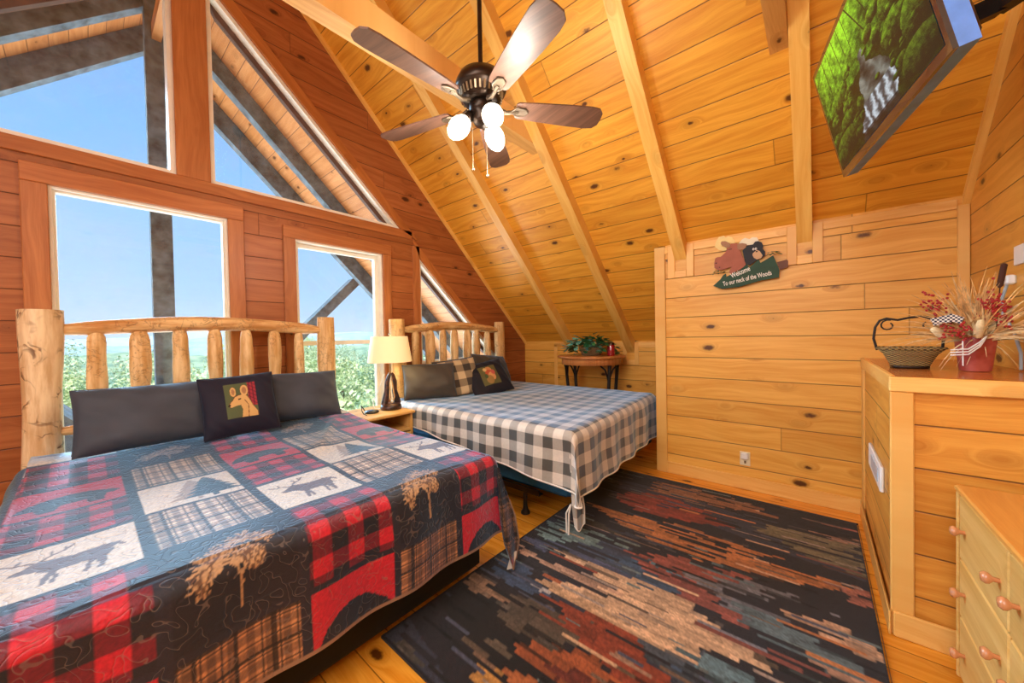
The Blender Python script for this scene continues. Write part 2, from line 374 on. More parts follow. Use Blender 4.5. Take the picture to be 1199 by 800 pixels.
# gable trims
def ysl(name, x0, x1, pts, mat, parent=None): return MB().prism(pts, x0, x1).build(name, mat, parent)
CT = .022
g = lambda nm, mt, y0, y1, z0, z1: struct(MB().box(WX, WX+CT, y0, y1, z0, z1, bev=.003).build(nm, mt))
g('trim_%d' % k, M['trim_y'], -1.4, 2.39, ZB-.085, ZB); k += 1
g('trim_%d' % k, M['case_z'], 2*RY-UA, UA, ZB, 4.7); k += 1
def casing(y0, y1, z0, z1, w, name, frame_w, recess, sash=None, label=None):
    """picture window: casing boards, white frame, glass"""
    win = thing(name, label, 'window', (WX, (y0+y1)/2, z0), kind='structure')
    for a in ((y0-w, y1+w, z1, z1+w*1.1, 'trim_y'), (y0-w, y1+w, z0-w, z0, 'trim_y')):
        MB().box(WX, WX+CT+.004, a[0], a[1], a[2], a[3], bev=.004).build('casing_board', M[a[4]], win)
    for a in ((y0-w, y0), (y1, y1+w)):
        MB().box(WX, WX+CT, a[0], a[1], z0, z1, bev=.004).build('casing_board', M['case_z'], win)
    f = MB(); x0, x1 = WX-.13, WX-.002; t_ = .014
    f.box(x0, x1, y0, y0+t_, z0, z1).box(x0, x1, y1-t_, y1, z0, z1).box(x0, x1, y0+t_, y1-t_, z1-t_, z1).box(x0, x1, y0+t_, y1-t_, z0, z0+t_)
    f.build('window_jamb', M['white_frame'], win)
    f = MB(); x0, x1 = WX-recess-.05, WX-recess; b = frame_w; Y0, Y1_, Z0, Z1_ = y0+t_, y1-t_, z0+t_, z1-t_
    f.box(x0, x1, Y0, Y0+b, Z0, Z1_).box(x0, x1, Y1_-b, Y1_, Z0, Z1_).box(x0, x1, Y0+b, Y1_-b, Z1_-b, Z1_).box(x0, x1, Y0+b, Y1_-b, Z0, Z0+b)
    f.build('window_frame', M['white_frame'], win)
    if sash: MB().box(x0, x1, Y0+b, Y1_-b, sash-.02, sash+.02).build('meeting_rail', M['white_frame'], win)
    MB().box(x0+.02, x0+.026, Y0+b, Y1_-b, Z0+b, Z1_-b).build('window_glass', M['glass'], win)
casing(*W1, .1, 'window_1', .012, .03, label='large picture window behind the first log headboard')
casing(*W2, .095, 'window_2', .035, .07, 1.27, 'double-hung window behind the table lamp')
def tri(name, pts, label, mirror=False, caseleft=True):
    """window whose outline is pts (y,z) with the sloping side from pts[-1] to pts[-2]"""
    f = (lambda p: (2*RY-p[0], p[1])) if mirror else (lambda p: p)
    win = thing(name, label, 'window', (WX, f(pts[0])[0], pts[0][1]), kind='structure')
    def off(poly, d):
        n = len(poly); out = []
        for i in range(n):
            a, b, c = np.array(poly[i-1]), np.array(poly[i]), np.array(poly[(i+1) % n])
            u = (b-a)/np.linalg.norm(b-a); v = (c-b)/np.linalg.norm(c-b)
            nu, nv = np.array([-u[1], u[0]]), np.array([-v[1], v[0]])
            q = b + (nu+nv)/(1+nu@nv)*d; out.append((float(q[0]), float(q[1])))
        return out
    def ring(o, i, x0, x1, nm, mt, skip=()):
        for k_ in range(len(o)):
            if k_ in skip: continue
            j = (k_+1) % len(o); MB().prism([f(o[k_]), f(o[j]), f(i[j]), f(i[k_])], x0, x1).build(nm, mt, win)
    ring(pts, off(pts, .03), WX-.12, WX-.004, 'window_frame', M['white_frame'])
    i1, i2 = off(pts, .03), off(pts, .075)
    MB().prism([f(i1[-2]), f(i1[-1]), f(i2[-1]), f(i2[-2])], WX-.125, WX-.08).build('outer_stop', M['brown_frame'], win)
    MB().prism([f(p) for p in i1], WX-.1, WX-.095).build('window_glass', M['glass'], win)
    o = off(pts, -.085)
    ring(o, pts, WX, WX+CT, 'casing_board', M['case_s'], skip=(0, 2) if not caseleft else (2,))
    if caseleft: MB().box(WX, WX+CT, pts[0][0]-.085, pts[0][0], pts[0][1]-.08, pts[-1][1]+.12).build('casing_board', M['case_z'], win)
tri('window_3', [(2.484, 1.0), (2.484+1.214/HYP, 1.0), (2.484, 2.214)], 'small sloping-topped window behind the second log headboard')
UP = [(UA, ZB), (UB, ZB), (UA, 3.985)]
tri('window_4', UP, 'tall triangular window right of the centre post', caseleft=False)
tri('window_5', UP, 'tall triangular window left of the centre post', True, False)
# ------------------------------------------------------------------ outside
def rafter_out(x0, x1, d):
    w = thing('outside_rafter_pair', 'weathered rafter pair under the overhang, ' + ('nearer the glass' if x1 > -5.3 else 'outermost'), 'beam', ((x0+x1)/2, RY, 4.6), 'weathered rafters outside')
    for s_ in (1, -1):
        y1 = DY+.8 if s_ > 0 else 2*RY-DY-.8
        p = [(RY, ceil_z(RY)-d), (y1, ceil_z(y1)-d), (y1, ceil_z(y1)), (RY, ceil_z(RY))]
        MB().prism(p, x0, x1).build('rafter', M['beam_out'], w)
rafter_out(-5.22, -5.10, .24); rafter_out(-6.0, -5.88, .30)
tag(MB().box(-5.2, -5.08, .46, .62, -.6, 4.75, bev=.005).build('outside_post', M['beam_out']), 'tall weathered grey post outside the picture window', 'post')
tag(MB().box(-5.08, WX-.14, .51, .58, 4.35, 4.5).build('outside_ridge_board', M['soffit']), 'light board running from the wall to the outside post', 'board')
tag(MB().bar((-5.16, 2.56, 2.13), (-5.16, 1.05, .575), .12, .15, up=(1, 0, 0)).build('outside_brace', M['beam_out']), 'diagonal weathered brace outside the double-hung window', 'beam')
m = MB(); m.prism([(-1.3, .1), (.03, .1), (.03, .52), (-.14, .72), (-1.3, .72)], -5.65, -4.9)
tag(m.build('porch_roof', M['beam_out']), 'grey sloped porch roof corner low outside the picture window', 'roof')
# forest: ridge sheets, hills with distance haze in their colours and individual trees
def leafmat(name, c, c2):
    t = NT(name); P = t.pos(); n = t.noise(P, 1.3, 3); n2 = t.noise(P, 14., 2)
    col = t.mix(t.ss(t.math('ADD', t.math('MULTIPLY', n, .5), t.math('MULTIPLY', n2, .5)), .35, .62), L4(c), L4(c2)); t.set(color=col, rough=.85, spec=.1); return t.m
LM = [leafmat('leaf_a', (146, 168, 110), (220, 228, 176)), leafmat('leaf_b', (134, 164, 130), (210, 224, 190)), leafmat('leaf_c', (150, 174, 120), (234, 236, 192))]
M['bark'] = plain('bark', (92, 78, 64), .9)
def crown(seed, h, r, n=5200):
    g_ = np.random.default_rng(seed); m = MB()
    nb = 34; bc = g_.normal(0, 1, (nb, 3)); bc /= np.linalg.norm(bc, axis=1)[:, None]; bc *= g_.uniform(.35, .8, (nb, 1)); br = g_.uniform(.2, .36, nb)
    V = []; F = []
    for i in range(n):
        b = g_.integers(nb); d = g_.normal(0, 1, 3); d /= np.linalg.norm(d); p = bc[b]+d*br[b]*g_.uniform(.75, 1.05)
        p = p*np.array([r, r, h/2])+np.array([0, 0, h*.62]); s_ = g_.uniform(.045, .10)*r/2
        u = g_.normal(0, 1, 3); u /= np.linalg.norm(u); w = np.cross(u, d+.3*g_.normal(0, 1, 3)); w /= np.linalg.norm(w)+1e-6
        k_ = len(V); V += [tuple(p-u*s_), tuple(p+w*s_*.6), tuple(p+u*s_), tuple(p-w*s_*.6)]; F.append([k_, k_+1, k_+2, k_+3])
    m.add(V, F); return m
protos = []
for q in range(3):
    tr_ = thing('forest_tree', None, 'tree', (0, 0, 0), 'trees beyond the windows')
    cr = crown(q+3, 7., 2.4).build('crown', LM[q], tr_, origin=(0, 0, 0))
    tk = MB().tube([(0, 0, -4), (0.05, 0, 0), (0, .1, 5.5)], [.24, .2, .06], n=8).build('trunk', M['bark'], tr_, origin=(0, 0, 0))
    protos.append((tr_, cr, tk))
rt = random.Random(11); used = [False]*3; placed = []
for i in range(190):
    # scattered on the slope that falls away west of the cabin
    dist = 9 + 46*(i/190.)**1.25; az = radians(rt.uniform(118, 188)); x, y = dist*cos(az)-3.5, dist*sin(az)*1.0+.5
    if x > -10: x = -10-rt.random()*3
    top = rt.uniform(-.1, 1.0) + dist*.012; sc_ = rt.uniform(.8, 1.25)
    if rt.random() < .12: top += .9
    if any((x-a_)**2+(y-b_)**2 < 15 for a_, b_ in placed): continue
    placed.append((x, y)); q = i % 3; pr_ = protos[q]
    if not used[q]: o, ch = pr_[0], None; used[q] = True
    else:
        o = pr_[0].copy(); COL.objects.link(o)
        for c_ in pr_[1:]:
            cc = c_.copy(); COL.objects.link(cc); cc.parent = o
    o.location = (x, y, top-7.6*sc_); o.rotation_euler = (0, 0, rt.random()*6.28); o.scale = (sc_, sc_, sc_)
    o['label'] = 'leafy green tree in the woods beyond the windows'; o['category'] = 'tree'; o['group'] = 'trees beyond the windows'
def ridge(name, dist, zt, amp, col1, col2, seed, label):
    g_ = np.random.default_rng(seed); n = 160; m = MB(); V = []; F = []
    ph = g_.uniform(0, 6.28, 6); az = np.radians(np.linspace(95, 215, n))
    h = zt + amp*(np.sin(az*7+ph[0])*.6+np.sin(az*17+ph[1])*.3+np.sin(az*43+ph[2])*.12+np.sin(az*131+ph[3])*.06)
    for r_, zz in ((1.0, None), (.8, -.35), (.5, -1.)):
        for i_, a in enumerate(az):
            z = h[i_] if zz is None else (h[i_] - dist*.05 if zz == -.35 else -14)
            V.append((dist*r_*cos(a), dist*r_*sin(a), z))
    for r_ in range(2):
        for i_ in range(n-1): a = r_*n+i_; F.append([a, a+1, a+n+1, a+n])
    m.add(V, F, True); t = NT(name+'_mat'); P = t.pos()
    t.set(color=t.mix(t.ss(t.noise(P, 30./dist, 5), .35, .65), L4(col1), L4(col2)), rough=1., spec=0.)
    o = m.build(name, t.m); struct(o, label); return o
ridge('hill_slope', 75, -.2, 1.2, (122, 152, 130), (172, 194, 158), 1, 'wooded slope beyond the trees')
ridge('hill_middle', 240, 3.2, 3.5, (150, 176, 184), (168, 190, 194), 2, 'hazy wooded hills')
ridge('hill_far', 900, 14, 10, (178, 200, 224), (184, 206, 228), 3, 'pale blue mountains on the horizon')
struct(MB().box(-120, -9.0, -60, 120, -14, -9).build('ground', leafmat('ground_green', (70, 90, 56), (110, 130, 84))), 'green ground below the cabin')
# ------------------------------------------------------------------ raster helpers for cloth, rug and screen (vertex colours)
def inpoly(X, Y, poly):
    c = np.zeros(X.shape, bool); n = len(poly)
    for i in range(n):
        (x0, y0), (x1, y1) = poly[i], poly[(i+1) % n]
        if y0 == y1: continue
        c ^= ((y0 > Y) != (y1 > Y)) & (X < (x1-x0)*(Y-y0)/(y1-y0)+x0)
    return c
def near(X, Y, p, q, w):
    d = np.array(q, float)-p; L = (d**2).sum()+1e-12
    k = np.clip(((X-p[0])*d[0]+(Y-p[1])*d[1])/L, 0, 1)
    return (X-p[0]-k*d[0])**2+(Y-p[1]-k*d[1])**2 < w*w
def lines(X, Y, pts, w):
    o = np.zeros(X.shape, bool)
    for a, b in zip(pts[:-1], pts[1:]): o |= near(X, Y, a, b, w)
    return o
def deer(U, V):
    b = inpoly(U, V, [(.2, .54), (.12, .5), (.14, .45), (.22, .44), (.29, .42), (.34, .37), (.38, .33), (.35, .24), (.33, .1), (.37, .1), (.42, .26), (.46, .33), (.62, .34), (.70, .31), (.73, .2), (.72, .1), (.76, .1), (.79, .22), (.80, .33), (.85, .4), (.84, .47), (.88, .5), (.93, .44), (.95, .47), (.9, .56), (.78, .59), (.55, .57), (.42, .60), (.34, .63), (.30, .60), (.25, .59)])
    b |= lines(U, V, [(.3, .6), (.22, .66), (.12, .68), (.05, .74)], .014) | lines(U, V, [(.16, .67), (.17, .76)], .012) | lines(U, V, [(.31, .61), (.38, .7), (.48, .75), (.55, .84)], .014) | lines(U, V, [(.4, .71), (.39, .8)], .012) | lines(U, V, [(.48, .75), (.49, .83)], .012)
    b |= lines(U, V, [(.40, .35), (.44, .22), (.42, .12)], .02) | lines(U, V, [(.68, .36), (.66, .22), (.64, .12)], .02)
    return b
BEAR = [(.04, .28), (.07, .42), (.15, .55), (.3, .66), (.5, .70), (.68, .66), (.8, .56), (.9, .5), (.97, .4), (.9, .34), (.82, .36), (.80, .12), (.66, .12), (.64, .3), (.42, .3), (.38, .12), (.24, .12), (.2, .3)]
FOX = [(.05, .5), (.2, .62), (.27, .72), (.3, .62), (.5, .6), (.68, .6), (.8, .66), (.95, .6), (.93, .52), (.8, .5), (.76, .3), (.72, .3), (.7, .48), (.48, .46), (.4, .3), (.36, .3), (.34, .46), (.25, .46), (.14, .46)]
def pinetree(U, V):
    o = near(U, V, (.5, .08), (.5, .2), .03)
    for k_ in range(5):
        y0 = .16+k_*.13; w = .34-k_*.055; o |= inpoly(U, V, [(.5-w, y0), (.5+w, y0), (.5+.02, y0+.25), (.5-.02, y0+.25)])
    return o
def sprig(U, V, inner=False):
    U, V = (U-.5)/.78+.5, (V-.46)/.74+.5
    o = lines(U, V, [(.5, .04), (.51, .3), (.48, .45), (.36, .56)], .016) | lines(U, V, [(.505, .36), (.6, .52), (.64, .68)], .014)
    d = np.zeros(U.shape, bool); g_ = np.random.default_rng(3)
    for (cx, cy, r, a0) in ((.25, .56, .22, 150), (.40, .70, .18, 100), (.60, .84, .19, 80), (.76, .74, .17, 30), (.50, .55, .15, 80), (.12, .42, .13, 190)):
        o |= (((U-cx)/(r*.5))**2+((V-cy)/(r*.55))**2 < 1)
        for k_ in range(34):
            a = radians(a0+g_.uniform(-125, 125)); L = r*g_.uniform(.75, 1.1); q_ = near(U, V, (cx, cy), (cx+L*cos(a), cy+L*sin(a)), .0095 if k_ % 3 else .006)
            if k_ % 3: o |= q_
            else: d |= q_
    cn = (((U-.66)/.12)**2+((V-.50)/.14)**2 < 1); o |= cn; d |= cn & ((np.abs(((U-.66)*14+(V-.5)*9) % 1-.5) < .16) | (np.abs(((U-.66)*14-(V-.5)*9) % 1-.5) < .12))
    return (o & d) if inner else o
def quilt_colors(s, Y):
    """s: world X along the unfolded quilt (rises toward the foot), Y: world Y"""
    C = np.zeros(s.shape+(3,)); C[:] = (33, 32, 44)
    ci = np.floor((Y+.225)/.345).astype(int); u = (Y+.225)/.345-ci
    u2 = (u-.045)/.91
    A = [(-3.33, -2.98, 'fox'), (-2.96, -2.62, 'buf'), (-2.60, -2.26, 'bear'), (-2.24, -1.94, 'buf'), (-1.91, -1.55, 'deer'), (-1.53, -1.15, 'buf'), (-1.13, -.80, 'bear')]
    B = [(-3.25, -2.98, 'brown'), (-2.96, -2.68, 'pine0'), (-2.66, -2.30, 'plaid'), (-2.27, -1.94, 'tree'), (-1.92, -1.57, 'plaid'), (-1.55, -1.15, 'pine'), (-1.13, -.80, 'brown')]
    red, dred, blk = (196, 26, 46), (112, 20, 36), (26, 25, 34); cream = (232, 226, 214)
    mot = RNG.uniform(.9, 1.08, s.shape)
    for par, rows in ((0, A), (1, B)):
        for (s0, s1, kind) in rows:
            v = (s-s0)/(s1-s0); V = 1-v
            ins = (ci % 2 == par) & (v >= 0) & (v <= 1) & (u2 >= 0) & (u2 <= 1)
            if not ins.any(): continue
            uu, VV = u2[ins], V[ins]; ss, yy = s[ins], Y[ins]; c = np.zeros((ins.sum(), 3))
            if kind == 'buf':
                q = .062; a = (np.floor(ss/q) % 2).astype(int)+(np.floor(yy/q) % 2).astype(int)
                c[:] = np.array([red, dred, blk])[a]
            elif kind in ('plaid', 'brown'):
                base = np.array((206, 184, 164.)) if kind == 'plaid' else np.array((166, 118, 80.))  # paler plaid is the same brown cloth with window glare painted in
                c[:] = base
                for q_, o_, w_, k_ in ((.05, 0, .5, .72), (.05, .012, .1, .45), (.1, .03, .12, .35)):
                    for co in (ss, yy): c[((co+o_)/q_ % 1) < w_] *= np.array((k_, k_, k_*1.02))
                c = np.clip(c*1.25, 14, 255)
            elif kind == 'deer': c[:] = cream; c[deer((uu-.06)*1.12, (VV-.06)*1.02)] = (112, 98, 102)
            elif kind == 'fox': c[:] = cream; c[inpoly(uu, VV, FOX)] = (138, 96, 66)
            elif kind == 'tree':
                c[:] = cream; c[pinetree((uu-.08)*1.1, VV)] = (176, 160, 150); c[pinetree((uu-.2)*1.0, VV)] = (48, 66, 84)
            elif kind == 'bear': c[:] = red; c[inpoly(uu, VV, BEAR)] = blk
            elif kind == 'pine0': c[:] = (36, 38, 56); c[sprig(uu, VV)] = (160, 142, 134); c[sprig(uu, VV, True)] = (104, 92, 92)
            else: c[:] = blk; c[sprig(uu, VV)] = (184, 146, 106); c[sprig(uu, VV, True)] = (104, 74, 54)
            C[ins] = c
    return C*mot[..., None]
def drape(x0, x1, y0, y1, z, r, dfoot, dn, df, res, sdir=1, seed=0, wr=.004, tail=.16, hump=None, cshort=0., rmax=9.):
    """cloth over a bed top: foot at x1, near side y0, far side y1; dn/df may be functions of x"""
    s = np.arange(0, x1-x0+dfoot+res/2, res); t = np.arange(-dn[2], (y1-y0)+df+res/2, res)
    S, Tt = np.meshgrid(s, t, indexing='ij')
    # variable hem on the near side: squeeze t<0 part
    dnx = np.interp(S, [0, x1-x0], [dn[0], dn[1]]); Tn = np.where(Tt < 0, Tt*dnx/dn[2], Tt)
    ex = np.maximum(S-(x1-x0), 0); ey = np.where(Tn < 0, Tn, np.where(Tn > (y1-y0), Tn-(y1-y0), 0)); ay = np.abs(ey); sy = np.sign(ey)
    bx = np.minimum(S, x1-x0); by = np.clip(Tn, 0, y1-y0)
    rho = np.minimum(np.hypot(ex, ay), rmax); phi = np.arctan2(ay, ex)          # 0: straight off the foot, 90: off the side
    a = np.minimum(rho/(r*pi/2), 1)*pi/2
    out = r*np.sin(a); down = r*(1-np.cos(a))+np.maximum(rho-r*pi/2, 0)
    pl = np.sin(2*phi)**2; down = down*(1-cshort*pl)
    wob = .012*np.sin(by*17+seed)*np.clip(ex/.25, 0, 1)+.010*np.sin(bx*13+seed*2)*np.clip(ay/.25, 0, 1)
    out2 = out + pl*np.maximum(rho-r, 0)*tail + wob*(1-pl) + .05*np.clip(rho-.05, 0, .5)
    fold = np.sin(4*phi)*.24*np.maximum(rho-r, 0)
    X = bx + (out2*np.cos(phi)-fold*np.sin(phi)*.6); Yv = by + sy*(out2*np.sin(phi)+fold*np.cos(phi)*.6)
    Zv = z - down
    n_ = np.zeros_like(X); g_ = np.random.default_rng(seed)
    for k_ in range(9):
        f = g_.uniform(4, 16); th = g_.uniform(0, pi); p = g_.uniform(0, 6.28)
        n_ += np.sin(f*(S*cos(th)+Tt*sin(th))+p+1.5*np.sin(3*S+Tt*2+p))/f*5
    top = (rho <= 0)
    Zv = Zv + n_*wr*np.where(top, 1, .2); X = X + n_*wr*1.2*np.clip(ex/.2, 0, 1); Yv = Yv + sy*n_*wr*np.clip(ay/.2, 0, 1)
    if hump is not None: Zv = Zv + hump(x0+bx, y0+by)*np.where(top, 1, 0)
    return np.stack([x0+X, y0+Yv, Zv], -1), S, Tn
def cloth_mat(name, stitch=False, sheen=.35, rough=.8, colr=None, bumpscale=260, glare_tint=(150, 208, 255), grey=False, spec=.25):  # blue sheen colour paints sky glare onto the cloth
    t = NT(name); st = t.attr('st').outputs['Vector']
    if colr is None: col = t.attr('Col').outputs['Color']
    else: col = colr(t, st)
    P = t.pos(); w = t.noise(P, bumpscale, 2); col = t.mix(t.math('MULTIPLY', w, .35), col, t.mix(1., col, (.45, .45, .45, 1), 'MULTIPLY'))
    h = t.math('MULTIPLY', w, .35)
    if stitch:
        n = t.noise(st, 20., 0, .4, 1.1); d = t.math('ABSOLUTE', t.math('SUBTRACT', n, .5)); line = t.ss(d, .006, .02, 1., 0.)
        col = t.mix(t.math('MULTIPLY', line, .42), col, L4((124, 108, 98))); h = t.math('SUBTRACT', t.math('ADD', h, t.ss(d, 0., .09, 0., .8)), t.math('MULTIPLY', line, .3))
    t.set(color=col, rough=rough, sheen=sheen, sr=.4, st=L4(glare_tint), spec=spec); t.bump(h, .28 if stitch else .4, .006 if stitch else .003)
    return t.m
# ------------------------------------------------------------------ log beds
def logmat(name, lo, hi, scar=.5, dark=(96, 56, 26), along='z', ns=11.):
    t = NT(name); P = t.pos(); x, y, z = t.sep(P)
    st = t.comb(t.math('MULTIPLY', x, 14.), t.math('MULTIPLY', y, 14. if along == 'z' else 2.), t.math('MULTIPLY', z, 2. if along == 'z' else 14.)); g_ = t.noise(st, 1.6, 4, .6)
    col = t.mix(t.ss(g_, .34, .66), L4(lo), L4(hi)); s2 = t.noise(P, ns, 3, .6, 1.6); d = t.math('ABSOLUTE', t.math('SUBTRACT', s2, .5))
    msk = t.math('MULTIPLY', t.ss(d, .004, .035, 1., 0.), t.ss(t.noise(P, 7., 2), .42, .56)); big = t.ss(t.noise(P, 8., 3), .62, .72, 0., .5)
    col = t.mix(t.math('MULTIPLY', msk, scar), col, L4(dark)); col = t.mix(t.math('MULTIPLY', big, scar), col, L4(np.array(dark)*1.3))
    t.set(color=col, rough=.5, spec=.35); t.bump(t.math('SUBTRACT', g_, t.math('MULTIPLY', msk, .4)), .4, .012); return t.m
M['log'] = logmat('peeled_log', (206, 156, 92), (240, 206, 150), .4)
M['log_y'] = logmat('peeled_log_rail', (190, 132, 70), (236, 198, 138), .45, along='y')
M['log_scar'] = logmat('scarred_log', (206, 168, 118), (240, 216, 172), .9, ns=5.)
def log(m, p0, p1, r, seed, taper=0, n=10, bend=0., ends=(1, 1), wob=.07):
    p0, p1 = Vector(p0), Vector(p1); rr = random.Random(seed); d = p1-p0; side = Vector((rr.uniform(-1, 1), rr.uniform(-1, 1), 0)) if abs(d.z) > d.length*.5 else Vector((0, 0, 1))
    P, Rd = [], []
    for i in range(n+1):
        k_ = i/n; q = p0+d*k_+side*bend*sin(pi*k_)+side*.004*sin(6*k_+seed)
        e = 1-.42*ends[0]*max(0, 1-k_/.09)-.42*ends[1]*max(0, 1-(1-k_)/.09)
        P.append(q); Rd.append(r*(1+.09*sin(5*k_+seed)+.05*sin(11*k_+2*seed))*(1-taper*k_)*e)
    m.tube(P, Rd, 16, True, wob, seed); return m
def log_bed(name, label, y0, y1, ybox0, ybox1, xf, zs, slats, fabric, zb, rail_arc, thick, leglen, ztop):
    b = thing(name, label, 'bed', ((WX+xf)/2, (y0+y1)/2, 0), 'log beds')
    hx = -3.30
    for i, (yy, r) in enumerate(((y0, thick[0]), (y1, thick[1]))):
        o = log(MB(), (hx, yy, 0), (hx, yy, 1.495), r, 3+i+int(y0*10), .03, 22, ends=(0, 0), wob=.035).build('headboard_post', M['log_scar' if thick[0] > .075 and i == 0 else 'log'], b)
    log(MB(), (hx, y0+.03, 1.385), (hx, y1-.03, 1.385), .045, 5, 0, 20, rail_arc, wob=.05).build('top_rail', M['log_y'], b)
    log(MB(), (hx, y0+.03, .80), (hx, y1-.03, .80), .035, 8, 0, 14, .0).build('lower_rail', M['log_y'], b)
    for i, (yy, r) in enumerate(slats):
        k_ = (yy-y0)/(y1-y0); log(MB(), (hx, yy, .80), (hx, yy, 1.36+rail_arc*sin(pi*k_)), r, 20+i*3, 0, 16, ends=(1, 1.1), wob=.08).build('slat', M['log'], b)
    MB().box(-3.2, xf, ybox0, ybox1, zb[0], zb[1], bev=.03).build('box_spring', fabric, b)
    MB().box(-3.2, xf+.01, ybox0-.01, ybox1+.01, zb[1], ztop, bev=.06).build('mattress', M['white_cloth'], b)
    return b
sl1 = [(.048, .042), (.23, .044), (.424, .046), (.608, .044), (.792, .041), (.976, .045), (1.155, .040)]
b1 = log_bed('log_bed', 'log bed in front of the picture window, with the thick scarred left post', -.155, 1.375, -.18, 1.40, -1.42, 0, sl1, M['black'], (.03, .36), .04, (.078, .068), 0, .60)
b1['group'] = 'log beds'
sl2 = [(2.30, .044), (2.485, .05), (2.67, .048), (2.845, .046), (3.045, .052), (3.20, .05), (3.408, .05)]
b2 = log_bed('log_bed', 'log bed in the alcove with a blue box spring', 2.08, 3.65, 2.05, 3.62, -1.25, 0, sl2, M['blue_fabric'], (.20, .42), .045, (.075, .07), 0, .655)
MB().box(-3.2, -1.50, 2.035, 2.05, .165, .205).box(-3.2, -1.5, 2.05, 2.09, .165, .172).build('frame_rail', M['bronze'], b2)
MB().box(-3.2, -1.50, 3.62, 3.635, .165, .205).build('frame_rail', M['bronze'], b2)
for (lx, ly) in ((-1.64, 2.06), (-2.9, 2.06), (-1.64, 3.6), (-2.9, 3.6)):
    MB().lathe([(.034, 0), (.034, .012), (.02, .03), (.016, .06), (.016, .165), (.016, .166)], (lx, ly, 0), n=14).build('frame_leg', M['iron'], b2)
# quilt on the first bed
P, S, Tn = drape(-3.24, -1.40, -.20, 1.42, .645, .055, .455, (.42, .42, .42), .42, .0055, seed=2, wr=.0035, cshort=.0, rmax=.50,
                 hump=lambda x, y: .055*np.clip((-2.45-x)/.6, 0, 1)**1.5+.02*np.exp(-(((x+2.55)*.5+(y-1.05)*.85)/.035)**2)*np.clip((y-.75)*3, 0, 1)*np.clip((-2.0-x)*3, 0, 1)*np.clip((x+3.1)*3, 0, 1))
mb = bulk(P, *S.shape, flip=True)
Cq = quilt_colors(-3.24+S+.02, -.20+Tn)
hem = (S > S.max()-.014) | (Tn < -.408) | (Tn > Tn.max()-.012); Cq[hem] = (150, 118, 92)
M['quilt'] = cloth_mat('lodge_quilt', True, 1., .5, spec=.45)
q = mb.build('bedspread', M['quilt'], cols=lin(np.clip(Cq, 0, 255).reshape(-1, 3)), uvs=np.stack([S, Tn], -1).reshape(-1, 2))
tag(q, 'red, black and cream patchwork quilt with deer and bear panels on the nearer bed', 'quilt')
def corner_flap(c, z0, z1, Ls, Rs, colf, mat, parent, so=0., hem=None):
    nu_, nv_ = 26, 90; a = np.linspace(0, 1, nu_); b_ = np.linspace(0, 1, nv_); A, B_ = np.meshgrid(a, b_, indexing='ij')
    k_ = np.linspace(0, 1, len(Ls)); Lb, Rb = np.interp(B_, k_, Ls), np.interp(B_, k_, Rs); lat = Lb+(Rb-Lb)*A
    dep = .03*np.sin(A*pi*1.6+.4)*np.clip(B_*2, 0, 1); z = z0+(z1-z0)*B_+.03*np.clip((B_-.93)/.07, 0, 1)*(2*A-1)**2
    Pf = np.stack([c[0]+lat*.74+dep*.6, c[1]+lat*.67-dep*.7, z], -1); m = bulk(Pf, nu_, nv_); S_, T_ = so+B_*abs(z1-z0), lat*1.6+.2
    o = m.build('hanging_corner', mat, parent, cols=lin(np.clip(colf(A, B_, lat), 0, 255)).reshape(-1, 3) if colf else None, uvs=np.stack([S_, T_], -1).reshape(-1, 2))
    e = [tuple(Pf[i, -1]) for i in range(nu_)]; MB().tube(e, .005, 6).tube([tuple(Pf[-1, j]) for j in range(30, nv_)], .004, 6).build('hem_binding', hem, o)
    return o
def flapcol(A, B_, lat):
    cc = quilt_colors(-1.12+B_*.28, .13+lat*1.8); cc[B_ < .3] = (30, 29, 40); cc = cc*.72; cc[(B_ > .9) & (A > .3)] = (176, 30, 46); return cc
M['hem_tan'] = plain('hem_tan', (140, 108, 84), .8)
corner_flap((-1.345, 1.445), .58, .025, [0, 0, .01, .03, .075], [.012, .05, .095, .115, .09], flapcol, M['quilt'], q, hem=M['hem_tan'])
m = MB(); m.add([(-1.30, 1.50, .10), (-1.285, 1.535, .10), (-1.30, 1.50, .0), (-1.315, 1.475, .01)], [[0, 1, 2, 3]])
m.add([(x+.004, y-.003, z) for x, y, z in [(-1.30, 1.50, .10), (-1.285, 1.535, .10), (-1.30, 1.50, .0), (-1.315, 1.475, .01)]], [[3, 2, 1, 0]])
m.build('care_tag', M['white_cloth'], q)
# gingham spread on the second bed
def gingham(t, st):
    sx, sy, _ = t.sep(st); q_ = .0735
    a = t.math('GREATER_THAN', t.math('FRACT', t.math('DIVIDE', sx, 2*q_)), .5); b_ = t.math('GREATER_THAN', t.math('FRACT', t.math('DIVIDE', t.math('ADD', sy, 2.), 2*q_)), .5)
    return t.mix(t.math('MULTIPLY', t.math('ADD', a, b_), .5), L4((226, 216, 202)), L4((84, 80, 72)))
M['gingham'] = cloth_mat('gingham_quilt', False, 1., .5, gingham, 60, spec=.6)
P, S, Tn = drape(-3.22, -1.20, 1.99, 3.70, .695, .06, .44, (.20, .40, .40), .40, .011, seed=5, wr=.0035, tail=.14, cshort=.0, rmax=.47)
P[..., 0] -= (P[..., 1]-1.99)*.062
q2 = bulk(P, *S.shape, flip=True).build('bedspread', M['gingham'], uvs=np.stack([S, Tn], -1).reshape(-1, 2))
tag(q2, 'grey and white gingham quilt on the alcove bed', 'quilt')
Pc = P.reshape(S.shape+(3,)); hemline = [Pc[i, 0] for i in range(0, S.shape[0], 3)]+[Pc[-1, 0]]+[Pc[-1, j] for j in range(1, S.shape[1], 3)]
MB().tube([tuple(p) for p in hemline], .006, 6).build('hem_binding', M['white_cloth'], q2)
